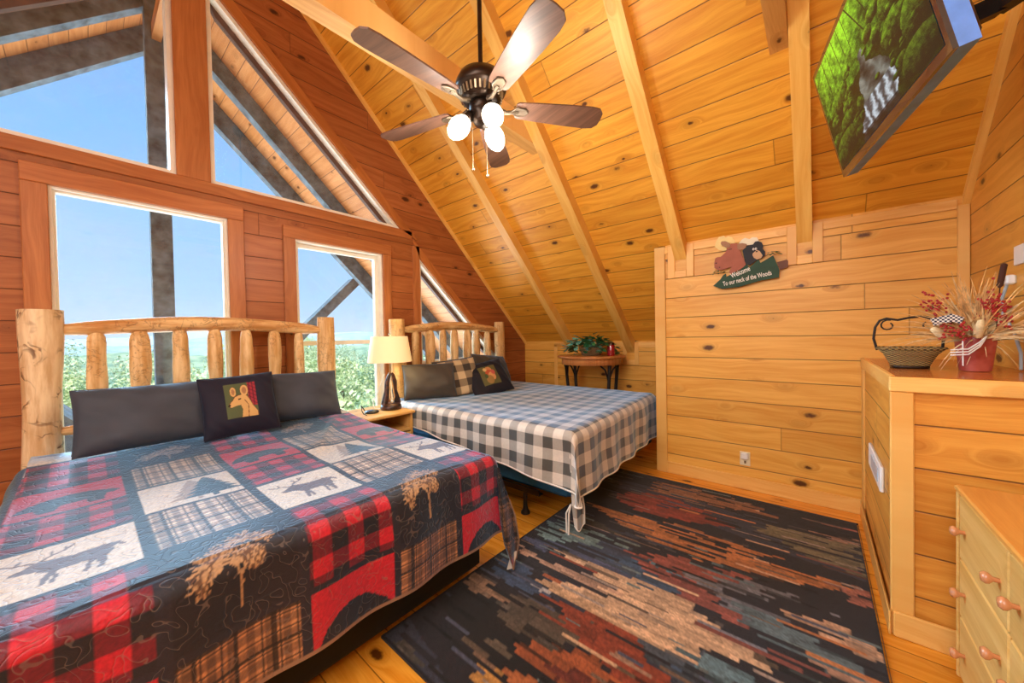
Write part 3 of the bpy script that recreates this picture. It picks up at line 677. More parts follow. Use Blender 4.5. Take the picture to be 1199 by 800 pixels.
corner_flap((-1.195, 1.935), .60, .075, [.01, .01, .015, .02, .035], [.02, .05, .085, .105, .105], None, M['gingham'], q2, hem=M['white_cloth'])
m = MB(); cpt = (-1.18, 1.96, .18)
m.tube([(cpt[0]+.0, cpt[1]-.02, cpt[2]+.06), (cpt[0]-.03, cpt[1]-.03, cpt[2]-.0), (cpt[0]-.028, cpt[1]-.03, .055)], .006, 6); m.tube([(cpt[0], cpt[1]-.02, cpt[2]+.06), (cpt[0]-.01, cpt[1]-.03, cpt[2]), (cpt[0]-.012, cpt[1]-.035, .05)], .006, 6)
m.build('corner_tie', M['white_cloth'], q2)
# ------------------------------------------------------------------ pillows
def pillow(name, label, c, w, h, th, nrm, roll, mat, colf=None, group=None, n=60, seed=0, puck=.035, sag=0.):
    """c: centre; nrm: front normal; roll: turn about the normal"""
    N = Vector(nrm).normalized(); Rt = Vector((0, 0, 1)).cross(N).normalized(); U = N.cross(Rt)
    r_, u_ = Rt*cos(roll)+U*sin(roll), -Rt*sin(roll)+U*cos(roll)
    a = np.linspace(-1, 1, n); A, B = np.meshgrid(a, a, indexing='ij'); g_ = np.random.default_rng(seed)
    ed = 1-puck*(1-A**2)*0; sxx = A*(1-puck*(1-np.abs(B)**2.2)*np.abs(A)); syy = B*(1-puck*(1-np.abs(A)**2.2)*np.abs(B))
    T_ = (np.clip(1-np.abs(A)**2.6, 0, 1)*np.clip(1-np.abs(B)**2.6, 0, 1))**.5*th/2
    nz = np.zeros_like(A)
    for k_ in range(8):
        f = g_.uniform(3, 9); tt = g_.uniform(0, pi); nz += np.sin(f*(A*cos(tt)+B*sin(tt))+g_.uniform(0, 6))/f
    T_ = T_*(1+.2*nz); T_ = T_*(1+.05*np.sin(14*A+9*B+3*nz)*np.clip(A*A+B*B, 0, 1)); syy = syy-sag*(1-np.abs(A))*np.clip(B, 0, 1)
    V = []; m = MB(); cols = []
    for side in (1, -1):
        Pp = np.array(c)[None, None]+np.array(r_)*(sxx*w/2)[..., None]+np.array(u_)*(syy*h/2)[..., None]+np.array(N)*(T_*side+(.004*nz))[..., None]
        k_ = len(m.v); m.v += [tuple(p) for p in Pp.reshape(-1, 3)]
        for i in range(n-1):
            for j in range(n-1):
                q_ = k_+i*n+j; f = [q_, q_+n, q_+n+1, q_+1]; m.f.append(f if side > 0 else f[::-1]); m.sm.append(True)
        if colf is not None:
            cc = colf((A+1)/2, (B+1)/2); cols.append(cc.reshape(-1, 3) if side > 0 else np.tile(np.array(cc[0, 0]), (n*n, 1)))
    o = m.build(name, mat, cols=lin(np.clip(np.concatenate(cols), 0, 255)) if cols else None)
    # piping round the edge
    pts = []
    for i in range(n): pts.append((sxx[i, 0], syy[i, 0]))
    for j in range(n): pts.append((sxx[-1, j], syy[-1, j]))
    for i in range(n-1, -1, -1): pts.append((sxx[i, -1], syy[i, -1]))
    for j in range(n-1, -1, -1): pts.append((sxx[0, j], syy[0, j]))
    pts = [tuple(Vector(c)+r_*float(x)*w/2+u_*float(y)*h/2) for x, y in pts[::3]]
    MB().tube(pts, .0035, 6).build('piping', mat if colf is None else M['navy'], o)
    return tag(o, label, 'pillow', group)
M['grey_pillow'] = cloth_mat('charcoal_pillowcase', False, .5, .6, lambda t, st: t.mix(t.noise(t.pos(), 6., 2), L4((56, 60, 70)), L4((80, 84, 94))), 300)
M['brown_pillow'] = cloth_mat('taupe_pillowcase', False, .4, .6, lambda t, st: t.mix(t.noise(t.pos(), 6., 2), L4((62, 57, 50)), L4((88, 80, 70))), 300)
M['navy'] = plain('navy_cloth', (30, 28, 44), .85)
M['pic_pillow'] = cloth_mat('picture_pillow', False, .3, .7)
def deer_pic(U, V):
    C = np.zeros(U.shape+(3,)); C[:] = (34, 31, 46); x = (U-.29)/.42; y = (V-.24)/.58
    p = (x > 0) & (x < 1) & (y > 0) & (y < 1); C[p] = (88, 96, 62); C[p & (x > .74) & (y > .3)] = (158, 46, 58)
    C[p & (x > .74) & (y > .3) & (((x*9) % 1 < .2) | ((y*9+x*5) % 1 < .2))] = (96, 24, 40)
    tan, dk = (216, 172, 108), (104, 66, 40)
    body = [(.45, 0), (.5, .2), (.46, .36), (.3, .34), (.14, .30), (.08, .34), (.1, .42), (.22, .52), (.3, .62), (.42, .66), (.58, .68), (.7, .62), (.78, .5), (.86, .3), (1.0, .1), (1.0, 0)]
    for sc_, c in ((1., dk), (.93, tan)):
        C[p & inpoly(x, y, [(.5+(a-.5)*sc_, (b-.4)*sc_+.4 if b > 0 else b) for a, b in body])] = c
        C[p & (((x-.27)/.1/sc_)**2+((y-.76)/.15/sc_)**2 < 1)] = c; C[p & (((x-.62)/.13/sc_)**2+((y-.78)/.17/sc_)**2 < 1)] = c
    C[p & (((x-.27)/.05)**2+((y-.76)/.09)**2 < 1)] = (168, 120, 80); C[p & (((x-.62)/.07)**2+((y-.78)/.1)**2 < 1)] = (168, 120, 80)
    C[p & near(x, y, (.48, .54), (.42, .53), .02)] = (50, 30, 20); C[p & near(x, y, (.1, .36), (.12, .38), .03)] = (40, 26, 20); C[p & lines(x, y, [(.6, .5), (.7, .35), (.66, 0)], .012)] = dk
    return C
def wild_pic(U, V):
    C = np.zeros(U.shape+(3,)); C[:] = (28, 26, 34); x = (U-.28)/.44; y = (V-.22)/.56; p = (x > 0) & (x < 1) & (y > 0) & (y < 1)
    C[p] = (96, 92, 52)
    for (a, b, r, c) in ((.55, .75, .18, (196, 134, 80)), (.5, .55, .2, (176, 80, 50)), (.62, .4, .2, (206, 150, 96)), (.45, .25, .2, (150, 116, 64)), (.75, .6, .12, (190, 90, 80)), (.35, .8, .1, (208, 180, 120)), (.3, .45, .1, (70, 84, 48))):
        C[p & ((x-a)**2+((y-b)*.9)**2 < r*r)] = c
    return C
def plaid_pic(U, V):
    a = (np.floor(U*5.01) % 2).astype(int)+(np.floor(V*5.01) % 2).astype(int); return np.array([(206, 182, 142), (140, 122, 94), (64, 56, 48)], float)[a]
NX = (.93, -.05, .38)
pillow('bed_pillow', 'charcoal pillow at the left end of the nearer bed, beside the scarred post', (-3.03, .275, .875), .66, .37, .20, (.93, .0, .38), .0, M['grey_pillow'], seed=1)
pillow('bed_pillow', 'charcoal pillow at the right end of the nearer bed', (-3.06, 1.04, .872), .62, .37, .18, NX, -.02, M['grey_pillow'], seed=2)
pillow('throw_pillow', 'navy throw pillow with a deer picture on the nearer bed', (-2.90, .655, .885), .40, .40, .15, (.92, -.1, .38), .05, M['pic_pillow'], deer_pic, seed=3, n=150)
pillow('bed_pillow', 'taupe pillow nearest the lamp on the alcove bed', (-2.98, 2.235, .865), .52, .36, .20, (.82, -.42, .4), .0, M['brown_pillow'], seed=4)
pillow('bed_pillow', 'taupe pillow standing at the back by the right headboard post', (-3.10, 3.28, .88), .64, .40, .18, (.9, .12, .4), -.12, M['brown_pillow'], seed=5)
pillow('bed_pillow', 'taupe pillow behind the plaid cushion on the alcove bed', (-3.12, 2.74, .86), .60, .40, .16, NX, .06, M['brown_pillow'], seed=6)
pillow('throw_pillow', 'small tan and brown checked cushion on the alcove bed', (-2.90, 2.57, .875), .42, .40, .13, (.80, -.35, .42), .12, M['pic_pillow'], plaid_pic, seed=7, n=80)
pillow('throw_pillow', 'black cushion with a colourful wildlife picture on the alcove bed', (-2.74, 2.83, .85), .46, .42, .13, (.72, -.38, .66), .20, M['pic_pillow'], wild_pic, seed=8, n=110)
# ------------------------------------------------------------------ nightstand, lamp, gadget
n_ = thing('nightstand', 'small pale pine nightstand between the two beds', 'nightstand', (-3.02, 1.72, 0))
MB().box(-3.27, -2.77, 1.46, 1.915, .625, .65, bev=.006).build('table_top', M['stand'], n_)
for yy in (1.48, 1.88): MB().box(-3.24, -2.80, yy, yy+.022, 0, .625).build('side_panel', M['stand'], n_)
MB().box(-3.24, -3.22, 1.50, 1.88, .03, .625).build('back_panel', M['stand'], n_)
MB().box(-3.22, -2.80, 1.502, 1.88, .475, .495).build('shelf', M['stand'], n_)
d_ = MB().box(-2.82, -2.795, 1.505, 1.878, .10, .46, bev=.004).build('door', M['stand'], n_); MB().ball((-2.785, 1.6, .3), .016).build('knob', M['chest_f'], d_)
l_ = thing('table_lamp', 'table lamp with a cream shade and a dark carved base on the nightstand', 'lamp', (-3.0, 1.81, .65))
t = NT('lamp_base_dark'); t.set(color=t.mix(t.ss(t.noise(t.pos(), 30., 3), .4, .7), L4((34, 24, 22)), L4((92, 52, 36))), rough=.35); M['lamp_base'] = t.m
MB().lathe([(.0, 0), (.088, 0), (.095, .012), (.09, .04), (.07, .055), (.0, .06)], (-3.0, 1.81, .65), n=28).build('base', M['lamp_base'], l_)
for s_ in (1, -1):
    MB().tube([(-3.0, 1.81+s_*.068, .695), (-3.0, 1.81+s_*.055, .75), (-3.0, 1.81+s_*.038, .82), (-2.995, 1.81+s_*.040, .90), (-2.99, 1.81+s_*.02, .96), (-2.99, 1.81+s_*.008, .985)], [.032, .028, .024, .020, .016, .009], 12).build('horn', M['lamp_base'], l_)
MB().tube([(-2.985, 1.81, .70), (-2.975, 1.785, .76), (-2.985, 1.79, .86), (-2.99, 1.81, .95), (-2.99, 1.825, .86), (-2.98, 1.835, .76), (-2.985, 1.81, .70)], .006, 8).build('inlay', M['log'], l_)
MB().tube([(-3.0, 1.81, .97), (-3.0, 1.81, 1.10)], .007, 8).build('stem', M['bronze_l'], l_)
t = NT('lamp_shade_linen'); t.set(color=L4((244, 226, 186)), rough=.8, emit=L4((255, 214, 140)), es=.42, trans=.0); t.bump(t.noise(t.pos(), 400., 2), .2, .002); M['shade'] = t.m
MB().lathe([(.196, 1.085), (.160, 1.318)], (-3.0, 1.81, 0), n=40).lathe([(.157, 1.318), (.193, 1.085)], (-3.0, 1.81, 0), n=40).build('lamp_shade', M['shade'], l_)
MB().lathe([(0, 0), (.008, .002), (.01, .012), (.004, .022), (0, .024)], (-3.0, 1.81, 1.325), n=10).build('finial', M['bronze_l'], l_)
MB().tube([(-3.05, 1.74, .66), (-3.1, 1.70, .664), (-3.16, 1.72, .72), (-3.12, 1.75, .80), (-3.05, 1.78, .97)], .004, 6).build('cord', M['white_plastic'], l_)
c_ = thing('phone_charger', 'small black charging pad with a looped cable on the nightstand', 'charger', (-2.99, 1.6, .65))
MB().lathe([(0, 0), (.058, 0), (.062, .008), (.056, .018), (0, .02)], (-2.99, 1.615, .65), n=24).build('pad', M['black_plastic'], c_)
MB().tube([(-3.03, 1.58, .66), (-3.05, 1.56, .70), (-3.03, 1.54, .72), (-3.0, 1.53, .68), (-2.95, 1.52, .66), (-2.9, 1.52, .656)], .004, 6).build('cable', M['black_plastic'], c_)
# ------------------------------------------------------------------ round table with plant and candle
tx, ty, tz = -2.11, 3.99, 1.05
r_ = thing('round_table', 'round pine-topped side table with curved dark legs behind the alcove bed', 'table', (tx, ty, 0))
M['rt_top'] = wood('table_top_pine', (176, 104, 54), (216, 150, 88), X1, Y1, 0, rough=.25, knots=.1)
MB().lathe([(0, 0), (.395, 0), (.405, -.008), (.405, -.02), (.395, -.028), (0, -.028)], (tx, ty, tz), n=48).build('table_top', M['rt_top'], r_)
MB().lathe([(.355, -.028), (.355, -.105), (.34, -.105), (.34, -.028)], (tx, ty, tz), n=48).build('apron', M['rt_top'], r_)
for a in (20, 160, 200, 340):
    ca, sa = cos(radians(a)), sin(radians(a)); rr = .31
    def q3(r, z, o=0): return (tx+ca*r-sa*o, ty+sa*r+ca*o, z)
    lg = MB().tube([q3(.31, tz-.10), q3(.30, .8), q3(.27, .45), q3(.30, .1), q3(.33, .0)], [.022, .020, .020, .020, .024], 10).build('leg', M['iron'], r_)
    for o in (1, -1): MB().tube([q3(.295, .70), q3(.295, .80, o*.02), q3(.30, .89, o*.06), q3(.30, tz-.11, o*.13)], .010, 8).build('brace', M['iron'], lg)
MB().lathe([(0, 0), (.25, 0), (.25, .02), (0, .02)], (tx, ty, .3), n=32).build('lower_shelf', M['rt_top'], r_)
t = NT('wicker'); x, y, z = t.sep(t.obj()); ang = t.math('ARCTAN2', y, x)
wv = t.math('MULTIPLY', t.math('SINE', t.math('MULTIPLY', ang, 34.)), t.math('SINE', t.math('MULTIPLY', z, 420.)))
t.set(color=t.mix(t.ss(wv, -.4, .5), L4((96, 70, 48)), L4((206, 176, 130))), rough=.7); t.bump(wv, .8, .006); M['wicker'] = t.m
p_ = thing('potted_plant', 'trailing green plant in a wicker basket on the round table', 'plant', (-2.08, 3.93, tz), None)
MB().lathe([(0, 0), (.10, 0), (.125, .05), (.135, .09), (.14, .10), (.13, .10), (.12, .06), (0, .055)], (-2.08, 3.93, tz+.001), n=32).build('basket', M['wicker'], p_)
def leaves(m, c, n, rad, size, seed, droop=.5, flat=.7, up=.6):
    g_ = random.Random(seed)
    for i in range(n):
        a = g_.uniform(0, 2*pi); k_ = g_.random()**.6; d = Vector((cos(a)*k_, sin(a)*k_, up*(1-k_)+g_.uniform(-.1, .25)-droop*k_*g_.random()))
        p = Vector(c)+Vector((d.x*rad, d.y*rad, d.z*rad*flat)); ax = Vector((cos(a)+g_.uniform(-.5, .5), sin(a)+g_.uniform(-.5, .5), g_.uniform(-.5, .5))).normalized()
        w = ax.cross(Vector((g_.uniform(-.3, .3), g_.uniform(-.3, .3), 1))).normalized(); s_ = size*g_.uniform(.6, 1.2); nn = w.cross(ax)
        P_ = [p, p+ax*s_*.35+w*s_*.32+nn*s_*.08, p+ax*s_*.75+w*s_*.22, p+ax*s_, p+ax*s_*.75-w*s_*.22, p+ax*s_*.35-w*s_*.32+nn*s_*.08, p+ax*s_*.5-nn*s_*.06]
        m.add(P_, [[0, 1, 6], [1, 2, 6], [2, 3, 6], [3, 4, 6], [4, 5, 6], [5, 0, 6]], True)
    return m
M['leaf'] = plain('plant_leaf', (44, 104, 62), .4, var=.45, scale=40); M['leaf_teal'] = plain('plant_leaf_teal', (110, 188, 178), .4, var=.3, scale=40)
leaves(MB(), (-2.06, 3.93, tz+.10), 210, .26, .09, 3, flat=.72).build('foliage', M['leaf'], p_)
leaves(MB(), (-2.16, 3.84, tz+.12), 80, .19, .085, 9, flat=.8).build('pale_foliage', M['leaf_teal'], p_)
k_ = thing('candle_jar', 'red glass candle jar beside the plant on the round table', 'candle', (-1.82, 3.93, tz))
t = NT('red_glass'); t.set(color=L4((150, 16, 30)), rough=.12, spec=.6, coat=.6); M['red'] = t.m
MB().lathe([(0, 0), (.040, 0), (.044, .01), (.044, .115), (.038, .125), (.038, .13)], (-1.82, 3.93, tz+.001), n=24).build('jar', M['red'], k_)
MB().lathe([(.04, .128), (.042, .15), (.02, .158), (0, .16)], (-1.82, 3.93, tz), n=24).build('lid', M['bronze'], k_)
# ------------------------------------------------------------------ rug
RUG = [((100,125,125),[(-141,187),(-137,212),(-112,214),(-92,209),(-80,197),(-92,191),(-116,194),(-130,185)]),((62,66,92),[(-143,177),(-130,185),(-112,189),(-85,187),(-55,188),(-56,182),(-80,181),(-119,180),(-130,172)]),((52,62,84),[(-114,192),(-92,209),(-54,189),(-60,184),(-85,187)]),((165,125,100),[(-143,172),(-126,167),(-102,170),(-77,169),(-75,163),(-97,163),(-123,163),(-137,164)]),((190,150,113),[(-120,181),(-98,183),(-78,183),(-61,186),(-46,183),(-34,177),(-32,164),(-42,156),(-51,154),(-62,151),(-74,148),(-89,149),(-105,148),(-110,155),(-95,159),(-77,163),(-77,170),(-101,175)]),((60,68,80),[(-69,148),(-44,154),(-31,159),(-29,148),(-40,139),(-53,140)]),((78,66,55),[(-116,134),(-100,140),(-82,137),(-72,132),(-83,125),(-97,119),(-115,117)]),((132,52,30),[(-101,147),(-88,147),(-70,149),(-60,147),(-53,139),(-41,138),(-36,137),(-51,124),(-67,128),(-74,132),(-89,138)]),((150,72,35),[(-104,112),(-91,120),(-82,124),(-70,129),(-63,126),(-56,126),(-51,122),(-66,110),(-85,111),(-94,111)]),((95,38,28),[(-87,113),(-72,119),(-65,119),(-75,111)]),((128,95,72),[(-142,124),(-144,136),(-132,135),(-116,132),(-114,130),(-127,125)]),((172,118,50),[(-104,93),(-105,99),(-93,100),(-86,99),(-89,90),(-99,91)]),((160,85,40),[(-94,103),(-81,106),(-72,104),(-81,96),(-89,100)]),((100,80,62),[(-123,102),(-121,103),(-99,103),(-100,101)]),((90,76,62),[(-114,107),(-102,110),(-96,109),(-100,106)]),((48,66,95),[(-143,144),(-135,157),(-116,153),(-103,145),(-116,139),(-133,140)]),((150,150,155),[(-119,148),(-105,148),(-103,148),(-110,145)]),((70,62,55),[(-141,83),(-132,86),(-117,81),(-123,77)]),((60,56,48),[(-136,229),(-97,221),(-87,213),(-106,214)]),((135,85,52),[(-105,319),(-63,323),(-34,318),(-22,313),(-23,305),(-41,303),(-67,296),(-106,296)]),((135,50,32),[(-104,291),(-86,293),(-61,285),(-42,274),(-52,268),(-71,260),(-93,259),(-104,256),(-123,270)]),((172,100,48),[(-136,248),(-100,246),(-80,253),(-50,255),(-30,250),(-17,253),(-18,247),(-30,243),(-2,244),(10,245),(3,237),(-16,228),(-31,227),(-50,221),(-74,223),(-83,226),(-116,236)]),((108,97,70),[(-28,289),(-15,292),(1,293),(17,294),(19,275),(19,258),(8,258),(-4,264),(-17,271),(-26,276)]),((150,105,80),[(1,299),(18,302),(18,297),(4,291)]),((150,85,68),[(2,241),(12,243),(19,248),(21,230),(13,231),(7,236)]),((140,68,56),[(-93,203),(-83,204),(-68,215),(-43,221),(-21,222),(-30,217),(-50,204),(-45,197),(-33,190),(-23,186),(-18,184),(-28,183),(-48,184),(-59,188),(-71,195),(-80,197)]),((98,98,108),[(-52,203),(-30,217),(-14,219),(-5,220),(-7,216),(-24,208),(-36,201),(-29,197),(-16,197),(-26,185),(-34,193)]),((80,100,108),[(-29,197),(-16,197),(-2,193),(7,189),(15,185),(17,177),(10,174),(-3,184),(-15,184),(-26,185)]),((182,138,105),[(-9,203),(-3,209),(5,208),(11,206),(17,205),(21,207),(22,195),(15,194),(11,197),(6,198),(1,197),(-5,197)]),((172,125,98),[(-3,183),(4,185),(14,184),(21,180),(10,175),(2,180)]),((70,105,120),[(-69,204),(-66,205),(-65,201),(-68,200)]),((70,105,120),[(-63,203),(-60,204),(-59,200),(-62,199)]),((70,105,120),[(-58,203),(-55,204),(-54,200),(-57,200)]),((78,105,115),[(-45,154),(-31,158),(-20,158),(-15,153),(-28,142),(-39,150)]),((50,70,95),[(-92,201),(-80,197),(-71,195),(-54,187),(-54,184),(-75,184),(-89,187)]),((190,150,113),[(-75,183),(-61,184),(-45,180),(-36,175),(-27,173),(-16,171),(-15,163),(-23,163),(-28,161),(-35,158),(-44,152),(-62,150)])]
rx0, rx1, ry0, ry1, rs = -1.45, .205, .80, 3.28, .008
xs = np.arange(rx0, rx1+1e-6, rs); ys = np.arange(ry0, ry1+1e-6, rs)
XX, YY = np.meshgrid(xs, ys, indexing='ij')
row = np.floor(YY/.019).astype(int); Yq = (row+.5)*.019
jt = np.random.default_rng(8).uniform(-1, 1, 400); jx = jt[row % 400]*.05 + jt[(row*7+3) % 400]*.02
fine = np.random.default_rng(4).uniform(-1, 1, 2000)
def qn(x, s_, k_): return fine[(np.floor(x/s_).astype(int)*13+row*31+k_*97) % 2000]
C = np.zeros(XX.shape+(3,)); C[:] = (34, 31, 38)
base = np.sin(XX*2.1+YY*5+1)+np.sin(YY*9+2+XX)
C[base > .9] = (48, 50, 66); C[base < -1.1] = (26, 24, 26)
for (c, poly) in RUG:
    pp = [(a/100., b/100.) for a, b in poly]; msk = inpoly(XX+jx, Yq, pp)
    shade = 1+.14*qn(XX, .09, 1)+.06*qn(XX, .03, 2)
    C[msk] = (np.array(c)[None]*shade[msk][:, None])
for q_ in range(230):
    g2 = np.random.default_rng(q_+50); y_ = g2.uniform(ry0, ry1); x_ = g2.uniform(rx0, rx1); L_ = g2.uniform(.06, .34); k2 = int(y_/.019)
    i_ = int((y_-ry0)/rs); j_ = int((min(max(x_+g2.uniform(-.1, .1), rx0), rx1)-rx0)/rs); src = C[min(max(i_+g2.integers(-6, 7), 0), C.shape[0]-1), min(j_, C.shape[1]-1)].copy()
    C[(row == k2) & (np.abs(XX-x_) < L_/2)] = src
for q_ in range(110):
    g2 = np.random.default_rng(q_+5000); y_ = g2.uniform(ry0, ry1); x_ = g2.uniform(rx0, rx1); col_ = [(150, 130, 118), (70, 74, 96), (110, 84, 66), (96, 112, 112)][q_ % 4]
    C[(np.abs(YY-y_) < rs*.7) & (np.abs(XX-x_) < g2.uniform(.03, .12))] = col_
fl = (qn(XX, .16, 5) > .93) & (qn(XX, .05, 6) > -.2); C[fl] = C[fl]*.55+np.array((120, 104, 92))*.45
fl = (qn(XX, .2, 9) > .93); C[fl] = C[fl]*.5
C *= np.random.default_rng(1).uniform(.86, 1.12, XX.shape)[..., None]
bd = (XX < rx0+.012) | (XX > rx1-.012) | (YY < ry0+.012) | (YY > ry1-.012); C[bd] = (22, 20, 26)
Pz = np.stack([XX, YY, np.full(XX.shape, .012)], -1); mb = bulk(Pz, *XX.shape, flip=True)
nb = len(mb.v); mb.add([(rx0, ry0, 0.001), (rx1, ry0, .001), (rx1, ry1, .001), (rx0, ry1, .001), (rx0, ry0, .012), (rx1, ry0, .012), (rx1, ry1, .012), (rx0, ry1, .012)], [[0, 1, 5, 4], [1, 2, 6, 5], [2, 3, 7, 6], [3, 0, 4, 7]])
cc = np.concatenate([C.reshape(-1, 3), np.tile(np.array([[22, 20, 26.]]), (8, 1))])
t = NT('rug_pile'); P_ = t.pos(); nn = t.noise(P_, 420., 2); col = t.attr('Col').outputs['Color']
col = t.mix(t.math('MULTIPLY', t.noise(P_, 60., 3), .3), col, t.mix(1., col, (.5, .5, .5, 1), 'MULTIPLY'))
t.set(color=col, rough=.9, sheen=.12, spec=.15); t.bump(nn, .6, .006)
tag(mb.build('area_rug', t.m, cols=lin(np.clip((cc*.82+cc.mean(1, keepdims=True)*.18)*1.05, 0, 255))), 'dark area rug with jagged rust, tan and teal bands on the floor', 'rug')
# ------------------------------------------------------------------ ceiling fan
fx, fy = -1.35, 1.385
f_ = thing('ceiling_fan', 'dark bronze five-blade ceiling fan with lit frosted glass shades', 'ceiling fan', (fx, fy, 2.4))
MB().tube([(fx, fy, 2.70), (fx, fy, ceil_z(fy)-.02)], .0125, 12).build('downrod', M['bronze'], f_)
MB().lathe([(.03, 0), (.07, .02), (.075, .1), (.02, .14)], (fx, fy, ceil_z(fy)-.16), n=24).build('canopy', M['bronze'], f_)
mt = MB().lathe([(0, .17), (.025, .17), (.03, .15), (.07, .145), (.115, .12), (.133, .085), (.135, .06), (.128, .045), (.115, .04), (.10, .0), (.085, -.015), (0, -.015)], (fx, fy, 2.545), n=48).build('motor_housing', M['bronze'], f_)
m = MB()
for i in range(30):
    a = 2*pi*i/30; c, s = cos(a), sin(a)
    m.obox((fx+.110*c, fy+.110*s, 2.566), (.004*c, .004*s, .018), (-.0045*s, .0045*c, 0), (.004*c, .004*s, -.001))
m.build('vent_ribs', M['bronze_l'], mt)
MB().lathe([(.0, 0), (.062, 0), (.068, -.02), (.06, -.045), (.045, -.06), (.05, -.085), (.035, -.11), (0, -.115)], (fx, fy, 2.53), n=32).build('light_fitter', M['bronze'], f_)
M['arm'] = plain('antique_bronze_arm', (96, 82, 66), .4, .6, var=.2)
M['blade'] = wood('walnut_blade', (66, 44, 34), (116, 82, 64), X1, Y1, 0, rough=.42, knots=0, dark=(30, 16, 10), spec=.4, objspace=True)
for i in range(5):
    a = radians(-93+72*i); c, s = cos(a), sin(a); R_ = Vector((c, s, 0)); T_ = Vector((-s, c, 0)); Zt = Vector((0, 0, 1))
    Tt = (T_*cos(radians(12))-Zt*sin(radians(12))); Nn = R_.cross(Tt)
    out = [(.185, -.042), (.20, -.052), (.30, -.060), (.48, -.070), (.60, -.073), (.645, -.066), (.668, -.040), (.672, 0), (.668, .040), (.645, .066), (.60, .073), (.48, .070), (.30, .060), (.20, .052), (.185, .042)]
    C0 = Vector((fx, fy, 2.515)); P_ = [C0+R_*r+Tt*w+Nn*.004 for r, w in out]+[C0+R_*r+Tt*w-Nn*.004 for r, w in out]; n = len(out)
    m = MB(); m.add(P_, [list(range(n)), list(range(n, 2*n))[::-1]]+[[k, k+n, (k+1) % n+n, (k+1) % n] for k in range(n)])
    b = m.build('blade', M['blade'], f_)
    m = MB(); m.tube([C0+R_*.085-Zt*.0, C0+R_*.13-Zt*.018, C0+R_*.17-Zt*.012, C0+R_*.20-Nn*.007], [.013, .011, .010, .011], 8)
    for w in (-1, 1): m.tube([C0+R_*.16-Zt*.012, C0+R_*.19+Tt*w*.024-Nn*.008, C0+R_*.235+Tt*w*.02-Nn*.008, C0+R_*.25-Nn*.008], [.007, .006, .006, .006], 6)
    m.obox(C0+R_*.215-Nn*.008, R_*.028, Tt*.02, Nn*.003); m.build('blade_arm', M['arm'], f_)
t = NT('frosted_glass_lit'); t.set(color=L4((255, 250, 240)), rough=.4, emit=L4((255, 240, 214)), es=3.4); M['bulbglass'] = t.m
LP = []
for a in (222, 342, 98):
    c, s = cos(radians(a)), sin(radians(a)); ax = Vector((c*.75, s*.75, -.78)).normalized(); p0 = Vector((fx+.055*c, fy+.055*s, 2.475))
    h = MB().tube([(fx+.03*c, fy+.03*s, 2.49), p0], .014, 10).lathe([(0, 0), (.026, 0), (.028, .03), (.022, .04)], p0, ax, n=20).build('lamp_holder', M['bronze'], f_)
    MB().lathe([(.024, .03), (.036, .042), (.049, .065), (.054, .09), (.051, .115), (.04, .14), (.022, .158), (0, .166)], p0, ax, n=28).build('glass_shade', M['bulbglass'], h)
    LP.append(p0+ax*.27)
for (dx, dy, z) in ((-.04, -.03, 2.20), (.005, .03, 2.17)):
    c = MB().tube([(fx+dx, fy+dy, 2.45), (fx+dx, fy+dy, z)], .0016, 6).build('pull_chain', M['bronze_l'], f_); MB().ball((fx+dx, fy+dy, z-.008), .007, 10, 1.4).build('chain_pull', M['bronze_l'], c)
# ------------------------------------------------------------------ television on a wall arm
tv = thing('television', 'flat television with a mossy forest stream on screen, tilted down from the right wall', 'television', (.2, 2.0, 2.1))
B_ = Vector((.107, 2.455, 2.058)); N_ = Vector((-.958, -.190, -.216)).normalized(); Rv = Vector((.195, -.981, 0)); Rv = (Rv-N_*Rv.dot(N_)).normalized(); Uv = N_.cross(Rv)
if Uv.z < 0: Uv = -Uv
tw, th_ = .93, .545
def tp(u, v, d): return B_+Rv*u*tw+Uv*v*th_-N_*d
def tvbox(u0, u1, v0, v1, d0, d1, u0b=None, u1b=None, v0b=None, v1b=None):
    a = [tp(u, v, d0) for u, v in ((u0, v0), (u1, v0), (u1, v1), (u0, v1))]; u0, u1, v0, v1 = [q if q is not None else o for q, o in zip((u0b, u1b, v0b, v1b), (u0, u1, v0, v1))]
    b = [tp(u, v, d1) for u, v in ((u0, v0), (u1, v0), (u1, v1), (u0, v1))]
    return a+b, [[0, 1, 2, 3], [7, 6, 5, 4], [0, 4, 5, 1], [1, 5, 6, 2], [2, 6, 7, 3], [3, 7, 4, 0]]
M['tv_bezel'] = plain('tv_bezel', (30, 34, 44), .12, .0, spec=.8, coat=.8); M['tv_side'] = plain('tv_side', (96, 144, 230), .5, .0); M['tv_back'] = plain('tv_back', (84, 62, 34), .35)  # blue of the case side carries a painted window reflection
m = MB(); bz = .022
for q in ((0, 1, 0, .055), (0, 1, .96, 1), (0, bz, .055, .96), (1-bz, 1, .055, .96)): m.add(*tvbox(*q, 0, .012))
m.build('bezel', M['tv_bezel'], tv)
MB().add(*tvbox(0, 1, 0, 1, .012, .055)).build('case', M['tv_side'], tv)
MB().add(*tvbox(.01, .99, .01, .99, .055, .11, .12, .9, .12, .88)).build('back_cover', M['tv_back'], tv)
nu, nv = 440, 250; u = np.linspace(0, 1, nu); v = np.linspace(0, 1, nv); U, V = np.meshgrid(u, v, indexing='ij')
g_ = np.random.default_rng(12)
def fbm(U, V, f0, oct_=4, seed=0):
    r = np.random.default_rng(seed); o = np.zeros_like(U); a = 1.
    for k in range(oct_):
        for _ in range(3):
            th = r.uniform(0, pi); o += a*np.sin(f0*(U*1.7*cos(th)+V*sin(th))+r.uniform(0, 6.3)+1.5*np.sin(f0*.5*V+r.uniform(0, 6)))/3
        a *= .6; f0 *= 2.1
    return o
n1, n2, n3 = fbm(U, V, 9, 4, 1), fbm(U, V, 36, 3, 2), fbm(U, V, 90, 2, 7)
